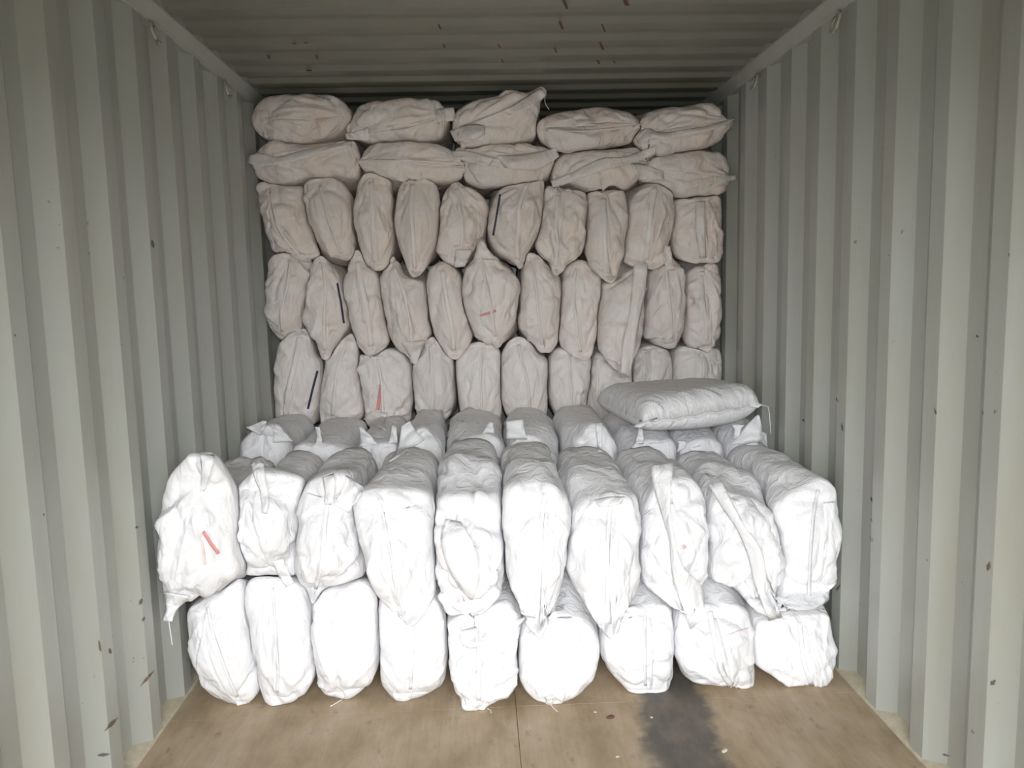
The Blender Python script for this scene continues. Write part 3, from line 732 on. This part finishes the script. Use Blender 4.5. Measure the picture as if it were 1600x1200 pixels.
def Ee(label, seed, fr, outline, spine, **k):
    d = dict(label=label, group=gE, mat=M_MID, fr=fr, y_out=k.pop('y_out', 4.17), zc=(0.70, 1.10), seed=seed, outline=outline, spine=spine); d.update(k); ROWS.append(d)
Ee('sack with a dark blue stripe at the left end of the lowest rear row', 41, 'Z3',
   [(215,640),(260,590),(320,560),(370,548),(400,600),(430,690),(465,740),(470,830),(455,950),(430,1060),(400,1130),(210,1130),(188,1060),(185,960),(187,830),(200,720)], [(362,555),(325,750),(280,950),(270,1110)],
   marks=[('Z3',[(442,798),(415,900),(385,1025)],3.5,M_BLUE,BLUE)], seam=18, wr=0.8)
Ee('sack second from left in the lowest rear row, pointed at its top right', 42, 'Z3',
   [(490,750),(510,690),(560,640),(620,592),(650,582),(680,650),(690,710),(692,800),(710,900),(720,1000),(710,1080),(600,1130),(470,1130),(455,1020),(470,880)], [(640,590),(600,700),(560,850),(535,1110)], wr=0.8)
Ee('broad sack third from left in the lowest rear row with a red stripe', 43, 'Z3',
   [(690,710),(760,708),(860,665),(920,680),(970,720),(1000,780),(1008,900),(1005,1060),(980,1110),(900,1130),(850,1155),(790,1150),(735,1100),(720,1000),(695,850)], [(800,690),(830,850),(840,1000),(845,1145)], wr=1.1,
   marks=[('Z3',[(822,880),(812,960),(800,1030)],6,M_RED,RED)], flaps=[('Z3',[(760,1040),(730,1070),(715,1085)],[(860,1050),(840,1110),(850,1155)],0.02)])
Ee('sack fourth from left in the lowest rear row, narrowing to a point at its foot', 44, 'Z3',
   [(1005,800),(1020,740),(1080,630),(1130,600),(1200,660),(1250,720),(1256,850),(1258,970),(1220,1080),(1140,1120),(1065,1110),(1035,1050),(1015,920)], [(1115,610),(1130,760),(1140,950),(1125,1105)], wr=0.9)
Ee('sack fifth from left in the lowest rear row, straight seam down its front', 45, 'Z3',
   [(1265,780),(1280,700),(1340,640),(1440,618),(1500,640),(1530,690),(1535,800),(1530,930),(1535,1060),(1500,1130),(1330,1130),(1285,1000)], [(1432,625),(1422,800),(1425,1100)], wr=0.7, seam=6)
Ee('sack sixth from left in the lowest rear row, swelling wide at the waist', 46, 'Z4',
   [(10,720),(40,640),(110,592),(180,620),(230,690),(280,720),(290,800),(286,900),(290,1010),(260,1110),(120,1120),(50,1060),(15,960),(5,850)], [(115,600),(150,760),(182,880),(195,1090)], wr=0.6, seam=10)
Ee('straight smooth sack seventh from left in the lowest rear row, sharp centre seam', 47, 'Z4',
   [(300,720),(340,665),(420,662),(500,695),(543,725),(540,850),(525,960),(512,1060),(490,1130),(370,1130),(330,1040),(302,960),(297,830)], [(425,668),(430,800),(447,1110)], wr=0.6, seam=7)
Ee('narrow sack in the lowest rear row just left of the loose lying sack', 48, 'Z4',
   [(548,760),(575,690),(640,690),(720,720),(780,760),(792,900),(785,1050),(740,1120),(560,1120),(520,1070),(527,950),(540,850)], [(590,690),(595,850),(580,1100)], wr=1.1)
Ee('sack half hidden behind the loose lying sack, second from right in its row', 49, 'Z4',
   [(800,720),(830,665),(900,645),(960,655),(1015,690),(1034,800),(1032,950),(1020,1080),(900,1110),(815,1090),(792,960),(793,830)], [(890,655),(872,800),(890,1090)], wr=1.0)
Ee('sack at the right end of the lowest rear row, behind the loose lying sack', 50, 'Z4',
   [(1040,730),(1065,660),(1120,645),(1200,660),(1275,660),(1312,680),(1322,770),(1325,880),(1320,1010),(1280,1100),(1120,1110),(1050,1040),(1036,880)], [(1185,655),(1228,780),(1200,1090)], wr=1.0)
# ---- front stack: second line of sacks (I), upper front row (G), lower front row (H)
gI = 'sacks lying behind the upper front row'
def Ii(label, seed, fr, outline, spine, **k):
    d = dict(label=label, group=gI, fr=fr, y_out=k.pop('y_out', 3.46), zc=k.pop('zc', (0.40, 0.80)), seed=seed, outline=outline, spine=spine, mat=M_FRONT, hem=M_FLAPW, length=0.66, RS=9, RC=14, seam=k.pop('seam', 0), bulge=0.07)
    d.update(k); ROWS.append(d)
Ii('white sack behind the upper front row, nearest the left wall', 51, 'P',
   [(374,700),(385,682),(405,668),(432,666),(450,690),(456,740),(456,790),(440,815),(390,815),(376,790),(372,740)], [(415,670),(418,740),(416,810)],
   flaps=[('I1',[(20,240),(90,212),(150,185)],[(130,300),(160,250),(186,192)]), ('I1',[(232,360),(235,280),(245,204)],[(392,352),(330,280),(276,205)])])
Ii('white sack second from left behind the upper front row, one thin ear up', 52, 'P',
   [(458,705),(470,694),(495,690),(530,695),(546,706),(552,740),(552,790),(535,815),(475,815),(460,790),(456,740)], [(497,692),(505,740),(505,810)],
   flaps=[('I1',[(560,372),(575,300),(560,240)],[(622,372),(606,300),(598,234)])], zc=(.40,.775))
Ii('white sack third from left behind the upper front row, two separate ears up', 53, 'P',
   [(556,708),(570,694),(590,692),(612,692),(622,706),(626,740),(626,790),(612,815),(568,815),(554,790),(553,740)], [(590,694),(590,740),(590,810)],
   flaps=[('I1',[(915,385),(915,310),(904,234)],[(1055,375),(1000,310),(926,240)]), ('I1',[(1130,365),(1150,290),(1160,224)],[(1205,365),(1200,290),(1192,224)])], zc=(.40,.775))
Ii('white sack fourth from left behind the upper front row, broad hem standing up', 54, 'P',
   [(628,695),(642,678),(660,668),(680,680),(692,702),(694,740),(694,790),(680,815),(642,815),(629,790),(627,740)], [(655,672),(662,740),(660,810)],
   flaps=[('I1',[(1140,506),(1210,380),(1236,230)],[(1420,332),(1360,280),(1302,192)],0.02)])
Ii('domed white sack with a small spike, fifth from left behind the front row', 55, 'P',
   [(696,716),(712,692),(735,681),(765,679),(782,690),(790,716),(790,790),(776,815),(710,815),(696,790),(694,740)], [(765,682),(745,740),(742,810)],
   flaps=[('I2',[(365,285),(400,230),(425,194)],[(465,290),(456,240),(448,194)])])
Ii('white sack with a wide square ear up, behind the middle of the front row', 56, 'P',
   [(793,705),(802,688),(825,677),(850,688),(872,712),(878,740),(878,790),(862,815),(808,815),(794,790),(792,740)], [(812,684),(832,740),(836,810)],
   flaps=[('I2',[(556,330),(556,240),(552,190)],[(720,335),(692,240),(686,167)],0.02)])
Ii('white sack with a peaked end face, behind the upper front row, right of middle', 57, 'P',
   [(884,724),(892,700),(905,678),(922,662),(940,662),(958,686),(967,714),(968,745),(966,790),(950,815),(898,815),(884,790),(881,745)], [(934,664),(937,700),(935,810)], y_out=3.42, zc=(.40, .81),
   flaps=[('I2',[(1252,204),(1262,300),(1272,430)],[(1306,204),(1302,300),(1304,430)],0.01)])
Ii('white sack just under the near corner of the loose lying sack, with a thin ear', 58, 'P',
   [(970,728),(980,704),(1000,688),(1030,686),(1052,690),(1058,716),(1060,745),(1060,790),(1045,815),(985,815),(971,790),(969,745)], [(1004,690),(1015,740),(1015,810)], y_out=3.42, zc=(.40,.78),
   flaps=[('I3',[(250,620),(282,540),(284,488)],[(330,620),(326,540),(317,488)],0.012)])
Ii('bluish white sack under the middle of the loose lying sack', 59, 'P',
   [(1062,706),(1075,690),(1100,684),(1122,690),(1131,712),(1133,745),(1133,790),(1118,815),(1076,815),(1063,790),(1061,745)], [(1074,692),(1095,740),(1098,810)], zc=(.40,.775),
   flaps=[('I3',[(585,690),(600,630),(594,590)],[(655,650),(658,610),(657,590)],0.012)])
Ii('white sack with a tall pointed ear, behind the front row nearest the right wall', 60, 'P',
   [(1134,712),(1145,690),(1170,676),(1192,672),(1214,690),(1226,716),(1230,745),(1230,790),(1216,815),(1150,815),(1136,790),(1133,745)], [(1186,676),(1185,740),(1182,810)], zc=(.40,.785),
   flaps=[('I3',[(1010,620),(1110,500),(1210,388)],[(1255,620),(1250,480),(1234,394)],0.02), ('I3',[(1030,580),(1036,510),(1018,468)],[(1075,570),(1088,510),(1116,464)],0.012)])
gG = 'sacks in the upper front row'
def Gg(label, seed, fr, outline, spine, **k):
    d = dict(label=label, group=gG, fr=fr, y_out=k.pop('y_out', 2.70) + 0.045, zc=k.pop('zc', (0.385, 0.76)), seed=seed, outline=outline, spine=spine, mat=M_FRONT, hem=M_FLAPW, length=0.70, RS=14, RC=28, N=170, bulge=0.15, fwd=1.15, inset=0.15)
    d.update(k); ROWS.append(d)
Gg('big white sack with red marks at the left end of the upper front row', 61, 'Z5',
   [(95,375),(150,290),(195,258),(285,260),(330,310),(380,390),(405,470),(412,560),(415,680),(425,765),(330,830),(230,880),(160,925),(122,955),(105,985),(80,980),(80,940),(65,870),(50,760),(52,660),(75,520)], [(245,265),(230,500),(160,800),(95,980)], wr=1.3, seam=0,
   flaps=[('Z5',[(72,870),(84,940),(68,998)],[(190,890),(128,955),(112,1004)],0.012), ('Z5',[(235,258),(245,330),(238,420)],[(300,262),(285,330),(255,420)],0.010)],
   marks=[('Z5',[(250,600),(285,655),(320,700)],6,M_RED,RED), ('Z5',[(243,640),(252,700),(258,750)],5,M_PINK,PINK)], strings=[('Z5',[(95,995),(102,1040),(112,1108)])], y_out=2.565, bulge=0.10, fwd=0.3)
Gg('white sack second from left in the upper front row, ear above and tab below', 62, 'Z5',
   [(412,440),(430,390),(468,335),(500,318),(540,325),(620,335),(680,350),(712,385),(690,480),(678,600),(674,720),(680,785),(600,790),(540,790),(450,785),(430,740),(412,600),(410,500)], [(497,325),(520,500),(560,700),(610,785)], seam=0, wr=0.9,
   flaps=[('Z5',[(560,735),(585,790),(622,850)],[(606,722),(636,790),(657,830)],0.02), ('Z5',[(464,296),(480,360),(508,430),(515,520)],[(522,295),(527,370),(542,440),(535,520)],0.018)])
Gg('white sack third from left in the upper front row, its top pinched together', 63, 'Z5',
   [(690,480),(712,385),(760,348),(840,328),(915,350),(925,440),(935,540),(955,640),(985,770),(940,800),(860,830),(800,850),(765,890),(742,920),(720,870),(690,800),(680,650)], [(830,340),(805,560),(785,750),(748,905)], wr=1.1, seam=12,
   flaps=[('Z5',[(785,360),(795,420),(795,480)],[(835,345),(838,410),(825,480)],0.02), ('Z5',[(830,480),(870,420),(890,350)],[(900,520),(950,440),(970,400)],0.012)])
Gg('bright smooth sack fourth from left in the upper front row, pointed below', 64, 'Z5',
   [(910,455),(960,412),(1050,395),(1200,402),(1260,430),(1280,500),(1286,620),(1296,780),(1290,850),(1260,930),(1220,985),(1180,1015),(1150,1000),(1100,950),(1050,880),(1000,790),(970,690),(940,580),(918,515)], [(1030,402),(1085,650),(1115,850),(1172,1008)], wr=0.8, y_out=2.66, seam=8, zc=(.385,.77))
Gg('white sack in the upper front row with loose folds bunched on its face', 65, 'Z5',
   [(1280,500),(1310,440),(1360,420),(1500,420),(1570,440),(1590,600),(1598,740),(1590,830),(1560,900),(1500,955),(1400,965),(1345,960),(1312,880),(1292,760),(1277,620)], [(1400,425),(1380,600),(1400,780),(1430,955)], wr=1.5, seam=0,
   flaps=[('Z5',[(1330,545),(1312,640),(1350,780),(1442,905)],[(1400,560),(1470,680),(1482,800),(1455,905)],0.028)], marks=[('Z5',[(1290,650),(1312,740),(1320,770)],3,M_PINK,PINK), ('Z5',[(1385,890),(1388,920)],4,M_PINK,PINK)], zc=(.385,.785))
Gg('white sack in the middle of the upper front row, long taper hanging low', 66, 'Z6',
   [(45,540),(75,500),(160,482),(240,482),(300,525),(340,590),(350,650),(340,740),(325,840),(310,920),(290,1010),(262,1080),(232,1150),(208,1188),(180,1160),(140,1100),(110,1020),(80,950),(55,880),(50,760),(38,640)], [(250,490),(228,700),(218,950),(207,1180)], wr=0.9, seam=14, y_out=2.65, zc=(.385,.785))
Gg('bright sack with a flat crease under its top, seventh in the upper front row', 67, 'Z6',
   [(352,640),(400,575),(470,540),(580,528),(640,555),(655,640),(650,740),(645,850),(630,950),(592,1040),(570,1100),(540,1190),(500,1170),(450,1110),(400,1020),(350,930),(325,850),(330,740)], [(545,535),(528,700),(522,950),(534,1180)], wr=0.8, seam=14, y_out=2.65, zc=(.385,.755),
   flaps=[('Z6',[(450,575),(520,560),(590,560)],[(475,605),(530,600),(575,592)],0.012)])
Gg('white sack in the upper front row with an open hem strip down its whole face', 68, 'Z6',
   [(660,620),(690,545),(720,490),(760,470),(870,470),(920,510),(945,580),(948,700),(945,830),(935,930),(905,1000),(890,1080),(840,1070),(760,1015),(690,955),(652,900),(650,770)], [(755,475),(770,650),(810,850),(870,1070)], wr=1.1, seam=0, zc=(.385,.735),
   flaps=[('Z6',[(708,425),(715,500),(750,620),(790,750),(800,900),(825,990),(882,1150)],[(804,412),(800,480),(792,620),(812,760),(852,880),(935,960),(942,1110)],0.028)], marks=[('Z6',[(835,790),(850,780),(862,790)],5,M_PINK,PINK)])
Gg('white sack with a twisted hanging hem, second from right in the upper front row', 69, 'Z6',
   [(960,570),(975,525),(1010,510),(1050,525),(1150,560),(1230,610),(1265,700),(1275,800),(1265,890),(1240,930),(1225,1000),(1235,1080),(1190,1060),(1120,1015),(1060,950),(965,910),(955,780),(955,650)], [(1000,515),(1090,650),(1150,850),(1215,1065)], wr=1.3, seam=0, zc=(.385,.71),
   flaps=[('Z6',[(966,510),(1020,600),(1100,720),(1150,860),(1172,960),(1232,1112)],[(1014,478),(1070,590),(1130,700),(1200,800),(1228,940),(1292,1095)],0.028)])
Gg('large boxy white sack at the right end of the upper front row', 70, 'Z6',
   [(1240,620),(1300,545),(1400,495),(1470,478),(1518,520),(1528,620),(1525,750),(1523,850),(1510,960),(1498,1015),(1430,1058),(1330,1058),(1292,1000),(1270,880),(1265,740)], [(1470,485),(1440,650),(1425,850),(1420,1050)], wr=0.9, y_out=2.67, seam=10, zc=(.36,.735), bulge=0.09)
gH = 'sacks in the lower front row'
def Hh(label, seed, fr, outline, spine, **k):
    d = dict(label=label, group=gH, fr=fr, y_out=k.pop('y_out', 2.70), zc=(0.0, 0.375), seed=seed, outline=outline, spine=spine, mat=M_FRONT, hem=M_FLAPW, length=0.68, RS=5, RC=24, N=160, bulge=0.095, fwd=0.0, inset=0.12)
    d.update(k); ROWS.append(d)
Hh('white sack with a curved seam at the left end of the lower front row', 71, 'Z7',
   [(180,320),(240,280),(330,225),(410,185),(435,220),(440,300),(460,410),(490,500),(500,590),(497,680),(440,748),(412,752),(300,700),(255,640),(215,540),(190,440)], [(270,270),(300,420),(370,620),(425,745)], wr=0.7, seam=10, y_out=2.71, y_foot=2.69)
Hh('white sack second from left in the lower front row, seam down its middle', 72, 'Z7',
   [(440,230),(470,180),(560,175),(650,185),(700,240),(735,340),(745,450),(750,560),(740,640),(680,700),(600,742),(550,742),(510,670),(490,560),(470,430),(445,320)], [(560,180),(580,400),(590,600),(582,738)], wr=0.7, seam=8, y_out=2.71, y_foot=2.685)
Hh('white sack third from left in the lower front row, loose string at its foot', 73, 'Z7',
   [(742,290),(790,240),(860,215),(960,190),(1020,250),(1030,400),(1030,560),(1015,620),(960,680),(890,715),(800,690),(765,640),(755,540),(745,420)], [(810,235),(850,400),(880,710)], wr=0.7, seam=0, y_out=2.71, y_foot=2.69, strings=[('Z7',[(885,712),(850,735),(818,753)])])
Hh('wide white sack fourth from left in the lower front row, flat rounded foot', 74, 'Z7',
   [(1036,310),(1080,250),(1250,245),(1310,300),(1333,400),(1335,560),(1325,640),(1260,690),(1180,720),(1115,714),(1050,650),(1040,560),(1035,430)], [(1200,255),(1192,500),(1180,715)], wr=0.7, seam=9, y_out=2.71, y_foot=2.67)
Hh('white sack in the middle of the lower front row, crumpled with a pink mark', 75, 'Z7',
   [(1340,370),(1420,330),(1520,300),(1600,280),(1640,320),(1668,370),(1655,530),(1645,650),(1590,700),(1545,735),(1500,770),(1455,760),(1410,738),(1370,660),(1350,540),(1340,430)], [(1470,310),(1490,500),(1490,765)], wr=1.2, seam=14, y_out=2.71, y_foot=2.585,
   marks=[('Z7',[(1470,610),(1490,570),(1500,550)],6,M_PINK,PINK)], strings=[('Z7',[(1518,764),(1532,770),(1536,782)])], flaps=[('Z7',[(1395,420),(1400,470),(1430,490)],[(1470,400),(1480,450),(1470,490)],0.014)])
Hh('round white sack with a knotted tip, in the lower front row right of middle', 76, 'Z8',
   [(125,420),(160,365),(240,340),(380,340),(440,380),(470,440),(475,520),(460,590),(430,640),(380,695),(268,742),(240,738),(160,690),(118,620),(118,500)], [(285,345),(270,550),(254,740)], wr=0.5, seam=0, y_out=2.71, y_foot=2.595, strings=[('Z8',[(255,742),(268,757),(288,776)])],
   flaps=[('Z8',[(236,710),(238,730),(234,748)],[(268,705),(266,730),(262,752)],0.008)])
Hh('white sack third from the right in the lower front row, straight seam and narrow foot', 77, 'Z8',
   [(485,430),(520,350),(600,300),(700,290),(790,310),(806,450),(800,560),(790,650),(740,698),(640,698),(560,640),(500,560),(482,500)], [(690,295),(685,480),(690,695)], wr=0.6, seam=9, y_out=2.71, y_foot=2.665)
Hh('white sack second from the right in the lower front row, slanting hem to its foot', 78, 'Z8',
   [(815,400),(840,320),(950,285),(1070,285),(1135,320),(1150,420),(1160,560),(1160,650),(1110,683),(1000,652),(880,630),(830,570),(810,500)], [(975,295),(1005,450),(1040,600),(1100,675)], wr=1.0, seam=18, y_out=2.71, y_foot=2.665, marks=[('Z8',[(1040,438),(1090,420),(1140,405)],2.5,M_PINK,PINK)])
Hh('white sack at the right end of the lower front row, under the large boxy one', 79, 'Z8',
   [(1165,430),(1190,370),(1300,345),(1400,340),(1490,340),(1512,420),(1522,530),(1495,620),(1470,688),(1410,672),(1250,612),(1172,560),(1160,500)], [(1380,350),(1400,550),(1445,680)], wr=0.8, bulge=0.06, seam=14, y_out=2.71, y_foot=2.66,
   flaps=[('Z8',[(1400,655),(1460,665),(1535,680)],[(1420,690),(1480,700),(1545,692)],0.008)])

# ---- the loose sack lying on top at the right
def build_all():
    items = []
    rows = {}
    for d in ROWS: rows.setdefault(d['group'], []).append(d)
    for g, L in rows.items():                     # neighbours in a row share the width of the container between them
        ext = []
        for d in L:
            W = at_arr(resample(catmull(px(d['fr'], d['outline']), True), 80, True), d['y_out'])
            zm = (W[:, 2].min() + W[:, 2].max()) / 2; hz = (W[:, 2].max() - W[:, 2].min()) * 0.22
            if g in (gA, gB): hz = 9
            sel = W[np.abs(W[:, 2] - zm) < hz]
            c = sel[:, 0].mean(); lo = sel[sel[:, 0] < c, 0].mean() if g not in (gA, gB) else W[:, 0].min() + 0.03
            hi = sel[sel[:, 0] >= c, 0].mean() if g not in (gA, gB) else W[:, 0].max() - 0.03
            ext.append([lo, hi])
        for i in range(len(L) - 1):
            m = (ext[i][1] + ext[i + 1][0]) / 2; ext[i][1] = min(m, ext[i][1] + 0.03) - 0.002; ext[i + 1][0] = max(m, ext[i + 1][0] - 0.03) + 0.002
        for d, e in zip(L, ext): d['cell_x'] = (max(e[0], -W2 + 0.01), min(e[1], W2 - 0.01))
    for d in ROWS: items.append(sack(**d))
    for d in items: d['V'] = d['G'].reshape(-1, 3).copy(); d['F'] = grid_faces(*d['G'].shape[:2])
    items.append(loose_geometry())
    for d in items:                               # faces outward
        V, F = d['V'], d['F']; q = np.array([f[:3] for f in F])
        vol = np.einsum('ij,ij->i', V[q[:, 0]] - V.mean(0), np.cross(V[q[:, 1]] - V.mean(0), V[q[:, 2]] - V.mean(0))).sum()
        if vol < 0: d['F'] = [f[::-1] for f in F]
        d['w'] = np.ones(len(V))
    def clamp(V):
        V[:, 0] = np.clip(V[:, 0], -W2 + 0.003, W2 - 0.003); V[:, 2] = np.clip(V[:, 2], 0.0012, H - 0.004); V[:, 1] = np.minimum(V[:, 1], Y_BACK - 0.01)
    for d in items: clamp(d['V'])
    # soft sacks press against each other: wherever two interpenetrate, both give way to a shared contact face
    for d in items: d['V0'] = d['V'].copy()
    for it in range(10):
        if it in (4, 7):                          # even out the dents
            for d in items:
                if 'G' not in d: continue
                D_ = (d['V'] - d['V0']).reshape(d['G'].shape)
                for _ in range(4):
                    P_ = np.concatenate([D_[:1], D_, D_[-1:]], 0)
                    D_ = 0.4 * D_ + 0.15 * (np.roll(D_, 1, 1) + np.roll(D_, -1, 1) + P_[:-2] + P_[2:])
                d['V'] = d['V0'] + D_.reshape(-1, 3); clamp(d['V'])
        mg = 0.0012 if it < 4 else 0.004
        trees = [BVHTree.FromPolygons(d['V'].tolist(), d['F']) for d in items]
        box_ = [(d['V'].min(0), d['V'].max(0)) for d in items]
        moves = [np.zeros_like(d['V']) for d in items]; tot = 0
        for i, d in enumerate(items):
            for j in range(len(items)):
                if i == j: continue
                lo, hi = box_[j]
                if (box_[i][0] > hi).any() or (box_[i][1] < lo).any(): continue
                idx = np.nonzero(((d['V'] > lo - 0.002) & (d['V'] < hi + 0.002)).all(1))[0]
                if not len(idx): continue
                tj = trees[j]
                for k in idx:
                    v = d['V'][k]; co, no, _, ds = tj.find_nearest(v.tolist(), 0.16)
                    if co is None: continue
                    dv = np.array(co) - v; n_ = np.array(no); sgn = dv @ n_
                    if sgn > -mg:              # inside (or within a hair of) the other sack
                        if sgn > 0:
                            mv = dv * 0.5 + n_ * (mg * 0.6)
                        else:
                            mv = n_ * ((mg + sgn) * 0.55)
                        if np.abs(mv).sum() > np.abs(moves[i][k]).sum(): moves[i][k] = mv
                        tot += 1
        for d, mv in zip(items, moves):
            if 'G' in d and it < 7:
                sh = d['G'].shape; M_ = mv.reshape(sh)
                sm = (M_ + np.roll(M_, 1, 1) + np.roll(M_, -1, 1)) / 3
                M_ = np.where(np.abs(M_) > 0, M_, sm * 0.7); mv = M_.reshape(-1, 3)
            d['V'] += mv; clamp(d['V'])
    for d in items:
        if 'G' in d: d['G'] = d['V'].reshape(d['G'].shape)
    Vs, Fs, b = [], [], 0
    for d in items:
        Vs += d['V'].tolist(); Fs += [tuple(x + b for x in f) for f in d['F']]; b += len(d['V'])
    all_bvh = BVHTree.FromPolygons(Vs, Fs)
    for d in items[:-1]: finish_sack(d, all_bvh)
    finish_loose(items[-1])

LOOSE = tuple(np.array(p) for p in ((0.535, 3.10, 0.872), (1.085, 3.35, 0.892), (1.06, 3.90, 0.862), (0.455, 3.80, 0.865)))
def loose_geometry():
    rng = np.random.RandomState(90)
    FL, FRt, BR, BL = LOOSE
    nu, nv = 56, 64; T = 0.092
    u = np.linspace(-1, 1, nu); v = np.linspace(-1, 1, nv); U, Vv = np.meshgrid(u, v, indexing='ij')
    U = np.sin(U * math.pi / 2) * 0.35 + U * 0.65; Vv = np.sin(Vv * math.pi / 2) * 0.35 + Vv * 0.65
    a = (U + 1) / 2; b = (Vv + 1) / 2
    # edges pulled in between the corner ears
    inx = 1 - 0.0 * Vv ; inv = 1 - 0.0 * U
    a = (U * inv + 1) / 2; b = (Vv * inx + 1) / 2
    base = (FL * ((1 - a) * (1 - b))[..., None] + FRt * (a * (1 - b))[..., None] + BR * (a * b)[..., None] + BL * ((1 - a) * b)[..., None])
    prof = (np.clip(1 - np.abs(U) ** 9, 0, 1) ** 0.5) * (np.clip(1 - np.abs(Vv) ** 7, 0, 1) ** 0.5)
    x, y = base[..., 0], base[..., 1]
    folds = []
    ed = FRt - FL; ea = math.atan2(ed[1], ed[0])
    for _ in range(16):
        t = rng.uniform(0.05, 0.95); q = FL + ed * t; an = ea + math.pi / 2 + rng.uniform(0.25, 0.75)
        folds.append((q[0] + rng.normal(0, .01), q[1] + 0.05, an, rng.uniform(0.05, 0.12), rng.uniform(0.006, 0.011), rng.choice([1, 1, -1]) * rng.uniform(0.004, 0.009)))
    for _ in range(22):
        folds.append((rng.uniform(0.5, 1.1), rng.uniform(3.2, 4.0), rng.uniform(0, 3.1), rng.uniform(0.04, 0.12), rng.uniform(0.007, 0.014), rng.choice([-1, 1]) * rng.uniform(0.002, 0.005)))
    h = fold_field(x, y, folds)
    top = base.copy(); top[..., 2] += prof * T + h * np.clip(prof * 2.5, 0, 1)
    bot = base.copy(); bot[..., 2] -= prof * 0.085 * (0.85 + 0.15 * np.sin(x * 9))
    V = np.vstack([top.reshape(-1, 3), bot.reshape(-1, 3)])
    F = []; K = nu * nv
    for i in range(nu - 1):
        for j in range(nv - 1):
            q = (i * nv + j, (i + 1) * nv + j, (i + 1) * nv + j + 1, i * nv + j + 1)
            F.append(q); F.append(tuple(K + w for w in q[::-1]))
    rim = [(i, 0) for i in range(nu)] + [(nu - 1, j) for j in range(1, nv)] + [(i, nv - 1) for i in range(nu - 2, -1, -1)] + [(0, j) for j in range(nv - 2, 0, -1)]
    for (i, j), (k, l) in zip(rim, rim[1:] + rim[:1]):
        F.append((k * nv + l, i * nv + j, K + i * nv + j, K + k * nv + l))
    return dict(V=V, F=F, base=base, nu=nu, nv=nv)
def finish_loose(d):
    V, F, base, nu, nv = (d[k] for k in ('V', 'F', 'base', 'nu', 'nv')); FL, FRt, BR, BL = LOOSE
    root = bpy.data.objects.new('woven_sack', None); COL.objects.link(root)
    loc = np.array([0.79, 3.55, V[:, 2].min()]); root.location = loc
    set_thing(root, 'loose white sack lying flat and askew on top of the others at right', 'sack', None)
    mesh_obj('sack_body', V - loc, F, M_FRONT, root)
    def ribbon(name, P, Q, mat, th=0.003):
        V = []; F = []
        for p, q in zip(P, Q): V += [np.array(p) - loc, np.array(q) - loc]
        for i in range(len(P) - 1): F.append((2 * i, 2 * i + 1, 2 * i + 3, 2 * i + 2))
        o = mesh_obj(name, V, F, mat, root); mm = o.modifiers.new('t', 'SOLIDIFY'); mm.thickness = th
        return o
    # stitched hem along the near end, with ears at its corners
    n = 26; P, Q = [], []
    e_in = base[:, 1]
    for i in np.linspace(0, nu - 1, n).astype(int):
        p = base[i, 0]; out = np.array([0.35, -0.90, 0]) * 0.016
        P.append(p + np.array([0, 0.01, 0.002])); Q.append(p + out + np.array([0, 0, -0.006 + 0.006 * math.sin(i * 0.7)]))
    ribbon('end_seam', P, Q, M_FLAPW)
    for c, dirv, sd in ((FRt, np.array([0.035, 0.0, -0.012]), np.array([0.0, 0.05, 0.0])), (FL, np.array([-0.03, -0.035, -0.01]), np.array([0.03, -0.02, 0.0]))):
        P = [c - dirv * 1.2 + sd * 0.9, c + sd * 0.5, c + dirv + sd * 0.35]; Q = [c - dirv * 1.2 - sd * 0.9, c - sd * 0.5, c + dirv - sd * 0.35]
        ribbon('corner_flap', P, Q, M_FLAPW, 0.004)
    c = FRt + np.array([0.035, 0.0, -0.012])
    pts = [c - loc, c + np.array([0.008, 0, -0.03]) - loc, c + np.array([0.010, -0.004, -0.075]) - loc, c + np.array([0.012, -0.01, -0.12]) - loc]
    v, f = tube_data(pts, 0.002, 5); mesh_obj('tie_string', v, f, M_STRING, root)
build_all()

# ---- crumbs and scraps on the floor
def scrap(u, v, r, mat, label, cat, name, seed):
    rng = np.random.RandomState(seed); d = ray(u, v); p = CAM + d * (0 - CAM[2]) / d[2]
    n = 9; V = []; F = []
    for i in range(n):
        a = 2 * math.pi * i / n; rr = r * rng.uniform(0.55, 1.15)
        V.append((math.cos(a) * rr * 1.4, math.sin(a) * rr, 0.0006))
    for i in range(n):
        V.append((V[i][0] * 0.6, V[i][1] * 0.6, r * rng.uniform(0.15, 0.4)))
    for i in range(n): F.append((i, (i + 1) % n, n + (i + 1) % n, n + i))
    F.append(tuple(range(n, 2 * n))); F.append(tuple(range(n))[::-1])
    o = mesh_obj(name, V, F, mat, None, smooth=False); o.location = p; o.rotation_euler = (0, 0, rng.uniform(0, 3))
    o['label'] = label; o['category'] = cat; o['group'] = 'scraps on the floor'
scrap(953, 1121, 0.016, M_LEAF, 'dark brown scrap on the floor below the round sack', 'scrap', 'leaf_scrap', 1)
scrap(930, 1113, 0.006, M_DEBRIS, 'pale crumb just left of the dark brown scrap', 'crumb', 'floor_crumb', 2)
scrap(1133, 1173, 0.010, M_DEBRIS, 'pale flake at the right edge of the dark floor stain', 'crumb', 'floor_crumb', 3)
scrap(965, 1183, 0.005, M_DEBRIS, 'pale crumb on bare floor left of the dark stain', 'crumb', 'floor_crumb', 4)
scrap(1018, 1121, 0.005, M_DEBRIS, 'pale crumb on the dark floor stain near the sacks', 'crumb', 'floor_crumb', 5)
scrap(789, 1090, 0.006, M_DEBRIS, 'pale crumb by the floor joint between two front sacks', 'crumb', 'floor_crumb', 6)
